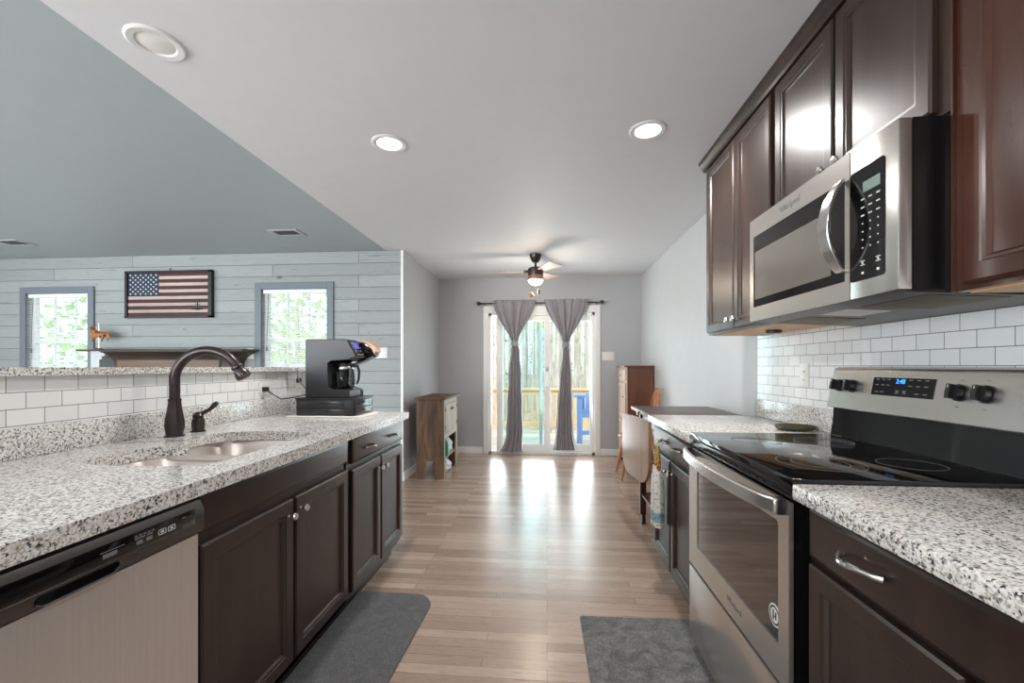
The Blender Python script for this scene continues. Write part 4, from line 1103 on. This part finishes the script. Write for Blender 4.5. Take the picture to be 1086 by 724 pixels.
for yv in (1.172, 1.226):
    box(bm, .8399, .8406, yv-.008, yv+.008, 1.479, 1.481); box(bm, .8399, .8406, yv-.008, yv+.008, 1.490, 1.492); box(bm, .8399, .8406, yv-.003, yv+.003, 1.483, 1.488)
    box(bm, .8399, .8406, yv-.004, yv+.004, 1.456, 1.462)
obj('key_marks', bm, M['print'], kp)
obj('maker_badge', text_bm('Whirlpool', .030, (.8415, 1.58, 1.775), (0, -1, 0), (0, 0, 1)), M['printgrey'], dd)
# wide curved handle
rings = []
for k in range(25):
    q = k/24; z = 1.475+.262*q; x = .834-.048*math.sin(PI*q)**.75; hw = .017+.006*math.sin(PI*q)
    yc = 1.300
    rings.append([(x-.005, yc-hw, z), (x+.006, yc-hw+.002, z), (x+.006, yc+hw-.002, z), (x-.005, yc+hw, z)])
o = obj('handle', loft(bmesh.new(), rings), M['chrome'], dd); md = o.modifiers.new('b', 'BEVEL'); md.width = .003; md.segments = 2; md.limit_method = 'ANGLE'
# underside: sloped vent lip, filter
obj('vent_lip', prism(bmesh.new(), [(.846, mz0), (.875, mz0-.006), (XW-.002, mz0-.022), (XW-.002, mz0)], 'y', my0+.004, my1-.004), M['underdark'], t)
def under_strip(y0, y1, x0, x1, m, nm, off=.0015):
    bm = bmesh.new(); vs = []
    for yv in (y0, y1):
        for xv in (x0, x1):
            z = mz0-.006-(xv-.875)*(.016/(XW-.877)); vs.append((xv, yv, z-off)); vs.append((xv, yv, z+.002))
    V = [bm.verts.new(p) for p in vs]
    for f_ in ((0, 2, 6, 4), (1, 3, 7, 5), (0, 1, 3, 2), (4, 5, 7, 6), (0, 1, 5, 4), (2, 3, 7, 6)): bm.faces.new([V[i] for i in f_])
    obj(nm, bm, m, t, smooth=False)
under_strip(1.62, 1.84, .93, 1.12, M['mesh_filter'], 'grease_filter'); under_strip(1.14, 1.36, .93, 1.12, M['mesh_filter'], 'grease_filter')
under_strip(1.42, 1.56, .93, 1.06, plain('cooktop_lamp_lens', '#cfcac2', .3), 'cooktop_lamp_lens')

# towel hanging from far cabinet's pull
def towel_mat():
    m, nt, b = new_mat('printed_dish_towel')
    g = N(nt, 'ShaderNodeNewGeometry'); sp = N(nt, 'ShaderNodeSeparateXYZ'); nt.links.new(g.outputs['Position'], sp.inputs[0])
    band = ramp(nt, sp.outputs[2], [(0, '#e7e5df'), (.375, '#e7e5df'), (.376, '#8fb4c0'), (.425, '#8fb4c0'), (.426, '#e7e5df')], 'CONSTANT')
    f = noise(nt, coords(nt, (1, 1, 1)), 75, 3, .6)
    fl = ramp(nt, f, [(.40, '#5c5750'), (.46, '#e7e5df')])
    c = mix(nt, .7, band, fl, 'MULTIPLY'); nt.links.new(c, b.inputs['Base Color']); b.inputs['Roughness'].default_value = .9
    return m
t = thing('hanging_dish_towel', 'patterned white dish towel hanging from the far base cabinet drawer pull', 'towel', (.585, 2.45, .36))
TX, TY = .597, 2.40
rings = []
for (z, hw, dp) in ((.352, .062, .030), (.42, .060, .031), (.52, .054, .030), (.62, .042, .026), (.675, .030, .020)):
    rings.append([(TX+dp*math.sin(2*PI*k/28)*1.0+.004*math.sin(6*2*PI*k/28), TY+hw*math.cos(2*PI*k/28), z) for k in range(28)])
obj('towel_cloth', loft(bmesh.new(), rings), towel_mat(), t)
m, nt, b = new_mat('multicolour_crochet'); f = noise(nt, coords(nt), 55, 2)
nt.links.new(ramp(nt, f, [(.36, '#35522a'), (.46, '#9a4a22'), (.54, '#c9a552'), (.62, '#4f7434')]), b.inputs['Base Color']); b.inputs['Roughness'].default_value = .95
bump(nt, b, f, .8, .004); M['crochet'] = m
rings = []
for (z, hw, dp) in ((.650, .036, .019), (.69, .034, .017), (.73, .022, .014), (.78, .012, .009)):
    rings.append([(TX+dp*math.sin(2*PI*k/20), TY+hw*math.cos(2*PI*k/20), z) for k in range(20)])
obj('crochet_top', loft(bmesh.new(), rings), M['crochet'], t)
obj('hanging_loop', tube(bmesh.new(), [(TX, TY, .775), (TX-.008, TY, .79), (TX-.010, TY, .812), (.618, TY, .822), (.628, TY, .805), (.618, TY, .785), (TX, TY, .775)], .005, 8), M['blue_tan_towel'], t)

# ------------------------------------------------------------------ drop-leaf cart beyond the worktop
t = thing('drop_leaf_cart', 'dark wooden drop-leaf kitchen cart beyond the right worktop', 'cart', (1.0, 3.15, 0))
obj('cart_top', B(.665, XW-.018, 2.735, 3.50, .872, .897, bv=.004), M['carttop'], t)
for (x, y) in ((.735, 3.24), (1.2, 3.24), (.735, 3.44), (1.2, 3.44)) if False else ((.735, 2.79), (1.2, 2.79), (.735, 3.40), (1.2, 3.40)):
    lg = obj('leg', B(x-.022, x+.022, y-.022, y+.022, .075, .872, bv=.003), M['cartwood'], t)
    bm = bmesh.new(); tube(bm, [(x-.013, y, .042), (x+.013, y, .042)], .042, 20)
    cs_ = obj('caster_wheel', bm, M['blackplastic'], lg)
obj('apron', B(.725, 1.21, 2.80, 3.39, .78, .872), M['cartwood'], t)
obj('shelf', B(.72, 1.21, 2.78, 3.41, .22, .24, bv=.002), M['cartwood'], t)
# hanging leaf, splayed slightly outward at its far end
a_ = Vector((.66, 2.80, 0)); b_ = Vector((.585, 3.32, 0)); dirv = (b_-a_).normalized(); nv = Vector((-dirv.y, dirv.x, 0)); L_ = (b_-a_).length
outl = rrect(0, L_, .44, .868, .15, 8)
# keep the top corners nearly square
outl = [(p[0], p[1]) for p in outl if p[1] < .70]
outl = [(L_, .862), (0, .862)] + sorted([p for p in outl if p[0] < L_/2], key=lambda p: -p[1]) + sorted([p for p in outl if p[0] >= L_/2], key=lambda p: p[1])
bm = bmesh.new(); v0 = [bm.verts.new(a_+dirv*s_+Vector((0, 0, z))) for s_, z in outl]; v1 = [bm.verts.new(a_+dirv*s_+Vector((0, 0, z))+nv*.02) for s_, z in outl]
bm.faces.new(v0); bm.faces.new(v1[::-1])
for i in range(len(v0)): bm.faces.new((v0[i], v1[i], v1[(i+1) % len(v0)], v0[(i+1) % len(v0)]))
obj('drop_leaf', bm, M['leaf'], t, label='pale glossy hanging leaf')
bm = bmesh.new(); box(bm, .655, .668, 2.82, 2.86, .855, .885, bv=.002); box(bm, .655, .668, 3.2, 3.24, .855, .885, bv=.002)
obj('brass_hinge', bm, plain('brass', '#b58a4a', .3, 1), t)
bm = tube(bmesh.new(), [(.715, 2.84, .80), (.680, 2.82, .79), (.676, 2.77, .78), (.69, 2.75, .78), (.73, 2.765, .79)], .007, 8)
obj('towel_bar', bm, M['chrome'], t)

# dining chair (hoop-back windsor)
cx, cy = 1.00, 4.86
t = thing('dining_chair', 'honey oak hoop-back dining chair against the right wall', 'chair', (cx, cy, 0))
bm = bmesh.new(); rings = []
for (s_, z) in ((.88, .425), (1.0, .435), (1.0, .452), (.94, .462)):
    rings.append([(cx-.01+.205*s_*math.cos(2*PI*k/28), cy+.20*s_*math.sin(2*PI*k/28), z) for k in range(28)])
obj('seat', loft(bm, rings), M['oak'], t)
for sx in (-1, 1):
    for sy in (-1, 1):
        p0 = Vector((cx+sx*.12, cy+sy*.12, .43)); p1 = Vector((cx+sx*.20-.01, cy+sy*.19, 0))
        pts = [p0.lerp(p1, q) for q in (0, .25, .5, .75, 1)]
        obj('leg', tube(bmesh.new(), pts, [.014, .019, .021, .017, .012], 12), M['oak'], t)
bm = bmesh.new(); 
for sy in (-1, 1): obj('stretcher', tube(bmesh.new(), [(cx-.16, cy+sy*.155, .2), (cx+.16, cy+sy*.155, .2)], .009, 8), M['oak'], t)
tube(bm, [(cx, cy-.155, .2), (cx, cy+.155, .2)], .009, 8)
obj('stretcher', bm, M['oak'], t)
hp = []
for k in range(21):
    a = PI*k/20; h = .36*math.sin(a)**.8 if 0 < k < 20 else 0
    hp.append((cx+.155+.055*(h/.36), cy+.165*math.cos(a)*(1+.1*math.sin(a)), .455+.155*min(1, k/3, (20-k)/3)+h))
obj('hoop', tube(bmesh.new(), hp, .012, 10), M['oak'], t)
for k in range(7):
    yy = cy-.12+k*.04; top = .455+.155+.36*max(0, 1-((yy-cy)/.18)**2)**.45-.012
    bm = tube(bmesh.new(), [(cx+.155, yy*.85+cy*.15, .455), (cx+.205, yy, top)], .006, 8)
    obj('spindle', bm, M['oak'], t)

# tall cupboard in the far right corner
CX0, CX1, CY0, CY1 = .955, 1.262, 5.24, 5.78
t = thing('tall_cupboard', 'tall narrow brown cupboard in the far right corner', 'cupboard', (1.11, 5.5, 0))
bm = bmesh.new(); box(bm, CX0, CX1, CY0, CY1, .06, 1.20); 
for y in (CY0, CY1-.04): 
    for x in (CX0, CX1-.04): box(bm, x, x+.04, y, y+.04, 0, .06)
obj('cupboard_body', bm, M['walnut'], t, smooth=False)
obj('cupboard_top', B(CX0-.04, CX1, CY0-.025, CY1+.025, 1.20, 1.222, bv=.004), M['walnut'], t)
obj('face_frame', B(CX0-.006, CX0, CY0, CY1, .06, 1.20), M['walnutlight'], t, smooth=False)
q = obj('drawer', panel_door(CY0+.04, CY1-.04, 1.04, 1.17, CX0-.022, -1, th=.016, flat=True), M['walnutlight'], t); knob(5.51, 1.10, CX0-.022, -1, q)
for a, b in ((.58, 1.01), (.10, .55)):
    q = obj('door', panel_door(CY0+.04, CY1-.04, a, b, CX0-.022, -1, th=.016, fr=.05), M['walnutlight'], t); knob(CY0+.075, (a+b)/2+.05, CX0-.022, -1, q)

# rustic cabinet on the left
GX0, GX1, GY0, GY1 = -1.40, -1.10, 4.545, 5.235
t = thing('rustic_cabinet', 'rustic wooden cabinet with open lower shelf against the left grey wall', 'cabinet', (-1.25, 4.89, 0))
def side(y):
    pf = [(GX0, 0), (GX0+.085, 0), (GX0+.105, .19), (GX1-.115, .19), (GX1-.095, 0), (GX1, 0), (GX1, .855), (GX0, .855)]
    return prism(bmesh.new(), pf, 'y', y, y+.022)
obj('side_panel', side(GY0), M['rustic'], t); obj('side_panel', side(GY1-.022), M['rustic'], t)
obj('cabinet_top', B(GX0-.015, GX1+.028, GY0-.025, GY1+.025, .855, .878, bv=.003), M['rustic'], t)
obj('back_panel', B(GX0, GX0+.01, GY0+.022, GY1-.022, .19, .855), M['rustic'], t, smooth=False)
obj('shelf', B(GX0+.01, GX1-.02, GY0+.022, GY1-.022, .19, .208), M['rusticlight'], t, smooth=False)
obj('shelf', B(GX0+.01, GX1-.02, GY0+.022, GY1-.022, .43, .448), M['rusticlight'], t, smooth=False)
bm = bmesh.new(); box(bm, GX1-.018, GX1, GY0+.022, GY0+.06, 0, .855); box(bm, GX1-.018, GX1, GY1-.06, GY1-.022, 0.0, .855); box(bm, GX1-.018, GX1, GY0+.06, GY1-.06, .80, .855); box(bm, GX1-.018, GX1, GY0+.06, GY1-.06, .43, .475)
obj('face_frame', bm, M['rusticlight'], t, smooth=False)
ym = (GY0+GY1)/2
for s_, (a, b) in ((1, (GY0+.063, ym-.002)), (-1, (ym+.002, GY1-.063))):
    q = obj('door', B(GX1-.012, GX1+.004, a, b, .478, .797, bv=.002), M['rusticlight'], t)
    ky = b-.025 if s_ == 1 else a+.025
    obj('door_knob', lathe(bmesh.new(), [(.006, 0), (.006, .008), (.013, .012), (.012, .022), (.002, .024)], (GX1+.004, ky, .735), 12, 'x'), M['bronze'], q)
    hy_ = a+.004 if s_ == 1 else b-.004
    for z in (.54, .74): obj('hinge', B(GX1+.003, GX1+.008, hy_-.008, hy_+.008, z-.02, z+.02), M['blackmetal'], q)
# items on the shelf
def bottle(x, y, z, s, m, lab, capm):
    t = thing('cleaning_bottle', lab, 'bottle', (x, y, z))
    obj('bottle_body', lathe(bmesh.new(), [(.030*s, 0), (.036*s, .006), (.036*s, .12*s), (.030*s, .15*s), (.013*s, .175*s), (.013*s, .185*s)], (x, y, z), 16), m, t)
    obj('cap', lathe(bmesh.new(), [(.015*s, .184*s), (.016*s, .21*s), (.010*s, .216*s)], (x, y, z), 12), capm, t)
bottle(-1.137, 4.78, .208, .98, M['green'], 'green cleaning bottle on the open shelf of the rustic cabinet', M['white'])
bottle(-1.150, 4.90, .208, .85, plain('pale_blue_plastic', '#c9dde6', .4), 'pale blue bottle beside the green bottle in the rustic cabinet', M['white'])
def bag(x, y, z, sx, sy, sz, lab):
    bm = bmesh.new(); bmesh.ops.create_icosphere(bm, subdivisions=4, radius=1)
    for v in bm.verts:
        n_ = math.sin(v.co.x*7+v.co.y*3)*.08+math.sin(v.co.z*9+v.co.x*5)*.08+math.sin(v.co.y*13)*.05
        p = v.co*(1+n_); zz = max(p.z, -.6)
        v.co = Vector((x+p.x*sx, y+p.y*sy, z+(zz+.6)*sz))
    tag(obj('plastic_bag', bm, M['plasticbag']), lab, 'bag')
bag(-1.19, 5.04, .208, .065, .075, .11, 'crumpled white plastic bag on the shelf of the rustic cabinet')
bag(-1.20, 4.98, 0, .075, .11, .08, 'white plastic bag on the floor beneath the rustic cabinet shelf')

# ------------------------------------------------------------------ living-room wall things
# flag sign
FX0, FX1, FZ0, FZ1, FYY = -4.655, -3.635, 1.745, 2.262, YS
t = thing('flag_sign', 'rustic wooden american flag sign hanging on the shiplap wall', 'wall sign', ((FX0+FX1)/2, FYY, FZ0))
fw = .028
bm = bmesh.new(); box(bm, FX0, FX1, FYY-.045, FYY-.002, FZ1-fw*.7, FZ1); box(bm, FX0, FX1, FYY-.045, FYY-.002, FZ0, FZ0+fw*.7); box(bm, FX0, FX0+fw, FYY-.045, FYY-.002, FZ0, FZ1); box(bm, FX1-fw*1.4, FX1, FYY-.045, FYY-.002, FZ0, FZ1)
obj('frame', bm, M['flagframe'], t, smooth=False)
ix0, ix1, iz0, iz1 = FX0+fw, FX1-fw*1.4, FZ0+fw*.7, FZ1-fw*.7
sh = (iz1-iz0)/13; cx1 = ix0+.385*(ix1-ix0)
r_bm = bmesh.new(); c_bm = bmesh.new()
for k in range(13):
    za = iz1-(k+1)*sh; xx0 = cx1 if k < 7 else ix0
    box(r_bm if k % 2 == 0 else c_bm, xx0, ix1, FYY-.03, FYY-.004, za+.0015, za+sh-.0015)
obj('red_stripes', r_bm, M['flagred'], t, smooth=False); obj('cream_stripes', c_bm, M['flagcream'], t, smooth=False)
cn = obj('canton', B(ix0, cx1, FYY-.031, FYY-.004, iz1-7*sh, iz1), M['flagblue'], t, smooth=False)
bm = bmesh.new()
for r_ in range(9):
    for c_ in range(6 if r_ % 2 == 0 else 5):
        x = ix0+(cx1-ix0)*((c_*2+(1 if r_ % 2 == 0 else 2))/12); z = iz1-7*sh*(r_+1)/10
        vs = []
        for k in range(10):
            a = PI/2+k*PI/5; rr = .0135 if k % 2 == 0 else .0058
            vs.append(bm.verts.new((x+rr*math.cos(a), FYY-.0318, z+rr*math.sin(a))))
        f_ = bm.faces.new(vs)
        r2 = bmesh.ops.extrude_face_region(bm, geom=[f_]); bmesh.ops.translate(bm, vec=(0, .001, 0), verts=[v for v in r2['geom'] if isinstance(v, bmesh.types.BMVert)])
obj('stars', bm, M['print'], cn, smooth=False)
bm = bmesh.new(); ex, ez = ix1-.13, iz0+.085
lathe(bm, [(.001, .0), (.05, .0), (.05, .001)], (ex, FYY-.032, ez-.0), 16, 'y')
for v in bm.verts: v.co.z = ez+(v.co.z-ez)*.45; 
box(bm, ex-.006, ex+.006, FYY-.032, FYY-.030, ez, ez+.075); box(bm, ex-.03, ex+.03, FYY-.032, FYY-.030, ez+.035, ez+.042)
for s_ in (-1, 1):
    vs = [bm.verts.new((ex+s_*p[0], FYY-.032, ez+p[1])) for p in ((.0, -.02), (.12, -.012), (.12, -.004), (.0, -.008))]; bm.faces.new(vs)
obj('painted_emblem', bm, M['flagframe'], t, smooth=False)
obj('hanging_hook', tube(bmesh.new(), [(-4.14, FYY-.004, FZ1+.03), (-4.14, FYY-.012, FZ1+.03), (-4.14, FYY-.012, FZ1-.005)], .004, 6), M['blackmetal'], t)

# fireplace mantel
t = thing('fireplace_mantel', 'dark wooden fireplace mantel against the shiplap wall below the flag', 'mantel', (-3.95, 4.3, 0))
obj('mantel_shelf', B(-4.72, -3.10, 4.17, YS-.001, 1.372, 1.392, bv=.004), M['mantel'], t)
# cove frieze with flaring right end
bm = bmesh.new(); rings = []
for x0_, x1_, yf, z in ((-4.66, -3.29, 4.31, 1.10), (-4.66, -3.29, 4.31, 1.22), (-4.66, -3.28, 4.30, 1.27), (-4.68, -3.25, 4.28, 1.305), (-4.69, -3.20, 4.25, 1.34), (-4.71, -3.13, 4.19, 1.365), (-4.71, -3.12, 4.19, 1.372)):
    rings.append([(x0_, yf, z), (x1_, yf, z), (x1_, YS-.001, z), (x0_, YS-.001, z)])
obj('cove_frieze', loft(bm, rings), M['mantel'], t)
obj('lintel_board', B(-4.62, -3.45, 4.295, 4.312, 1.10, 1.315, bv=.002), M['mantelbr'], t)
bm = bmesh.new(); box(bm, -4.66, -4.42, 4.30, YS-.001, 0, 1.1, bv=.003); box(bm, -3.53, -3.29, 4.30, YS-.001, 0, 1.1, bv=.003)
obj('pilaster', bm, M['mantel'], t)
obj('firebox', B(-4.42, -3.53, 4.36, YS-.001, 0, 1.1), M['blackmetal'], t, smooth=False)
t = thing('corner_shelf', 'small shelf with grey and white bracket left of the mantel', 'shelf', (-4.86, 4.3, 1.2))
obj('shelf_board', B(-5.02, -4.73, 4.22, YS-.021, 1.375, 1.392, bv=.003), M['mantel'], t)
obj('bracket', prism(bmesh.new(), [(-4.90, 1.375), (-4.735, 1.375), (-4.735, 1.325), (-4.77, 1.32), (-4.77, 1.29), (-4.80, 1.285), (-4.80, 1.0), (-4.90, 1.0)], 'y', 4.27, YS-.021), plain('grey_white_bracket', '#c2c7c8', .5), t)
# carousel horse
hx0, hz0, hyy = -4.86, 1.392, 4.32
t = thing('horse_figurine', 'amber carousel horse figurine on a pole at the mantel left end', 'figurine', (hx0, hyy, hz0))
obj('stand', lathe(bmesh.new(), [(.045, 0), (.045, .008), (.03, .014), (.006, .018)], (hx0, hyy, hz0), 20), M['mantelbr'], t)
obj('pole', tube(bmesh.new(), [(hx0, hyy, hz0+.012), (hx0, hyy, hz0+.285)], .004, 8), M['chrome'], t)
zc = hz0+.165
verts = [(0, 0), (.055, .0), (-.055, .008), (-.085, .045), (-.090, .078), (-.118, .066), (.085, .01), (.098, -.03), (.080, -.065), (.062, -.005), (.060, -.04), (.04, -.075), (-.06, -.02), (-.10, -.035), (-.085, -.07), (-.05, -.03), (-.055, -.06), (-.08, -.075)]
edges = [(0, 1), (0, 2), (2, 3), (3, 4), (4, 5), (1, 6), (6, 7), (7, 8), (1, 9), (9, 10), (10, 11), (2, 12), (12, 13), (13, 14), (2, 15), (15, 16), (16, 17)]
rad = [.030, .027, .028, .020, .018, .010, .018, .009, .007, .016, .010, .007, .013, .008, .006, .012, .008, .006]
off = {6: .012, 7: .014, 8: .014, 9: -.012, 10: -.014, 11: -.014, 12: .012, 13: .014, 14: .014, 15: -.012, 16: -.014, 17: -.014}
me = bpy.data.meshes.new('horse'); me.from_pydata([(v[0], off.get(i, 0), v[1]) for i, v in enumerate(verts)], edges, [])
o = bpy.data.objects.new('horse_body', me); COL.objects.link(o)
md = o.modifiers.new('s', 'SKIN')
for i, sv in enumerate(me.skin_vertices[0].data): sv.radius = (rad[i]*1.12, rad[i]*1.12); sv.use_root = (i == 0)
o.modifiers.new('ss', 'SUBSURF').levels = 1
dg = bpy.context.evaluated_depsgraph_get(); dg.update()
nm = bpy.data.meshes.new_from_object(o.evaluated_get(dg)); o.modifiers.clear(); o.data = nm; nm.materials.clear(); nm.materials.append(M['gold'])
for p in nm.polygons: p.use_smooth = True
o.location = (0, 0, zc-hz0); o.parent = t
tb = tube(bmesh.new(), [(hx0+.075, hyy, zc+.005), (hx0+.11, hyy, zc+.012), (hx0+.125, hyy, zc-.02), (hx0+.118, hyy, zc-.05)], [.006, .012, .010, .003], 8); obj('tail', tb, M['gold'], t)
mb = bmesh.new()
for k in range(5): tube(mb, [(hx0-.085+k*.009, hyy, zc+.085-k*.017), (hx0-.06+k*.007, hyy, zc+.088-k*.016), (hx0-.05+k*.006, hyy, zc+.07-k*.015)], [.005, .007, .003], 6)
obj('mane', mb, M['mantelbr'], t)
bm = bmesh.new(); tube(bm, [(hx0-.02, hyy-.02, zc+.022), (hx0, hyy-.024, zc+.03), (hx0+.02, hyy-.02, zc+.024)], .008, 8); tube(bm, [(hx0-.02, hyy+.02, zc+.022), (hx0, hyy+.024, zc+.03), (hx0+.02, hyy+.02, zc+.024)], .008, 8)
obj('saddle', bm, M['cartwood'], t)
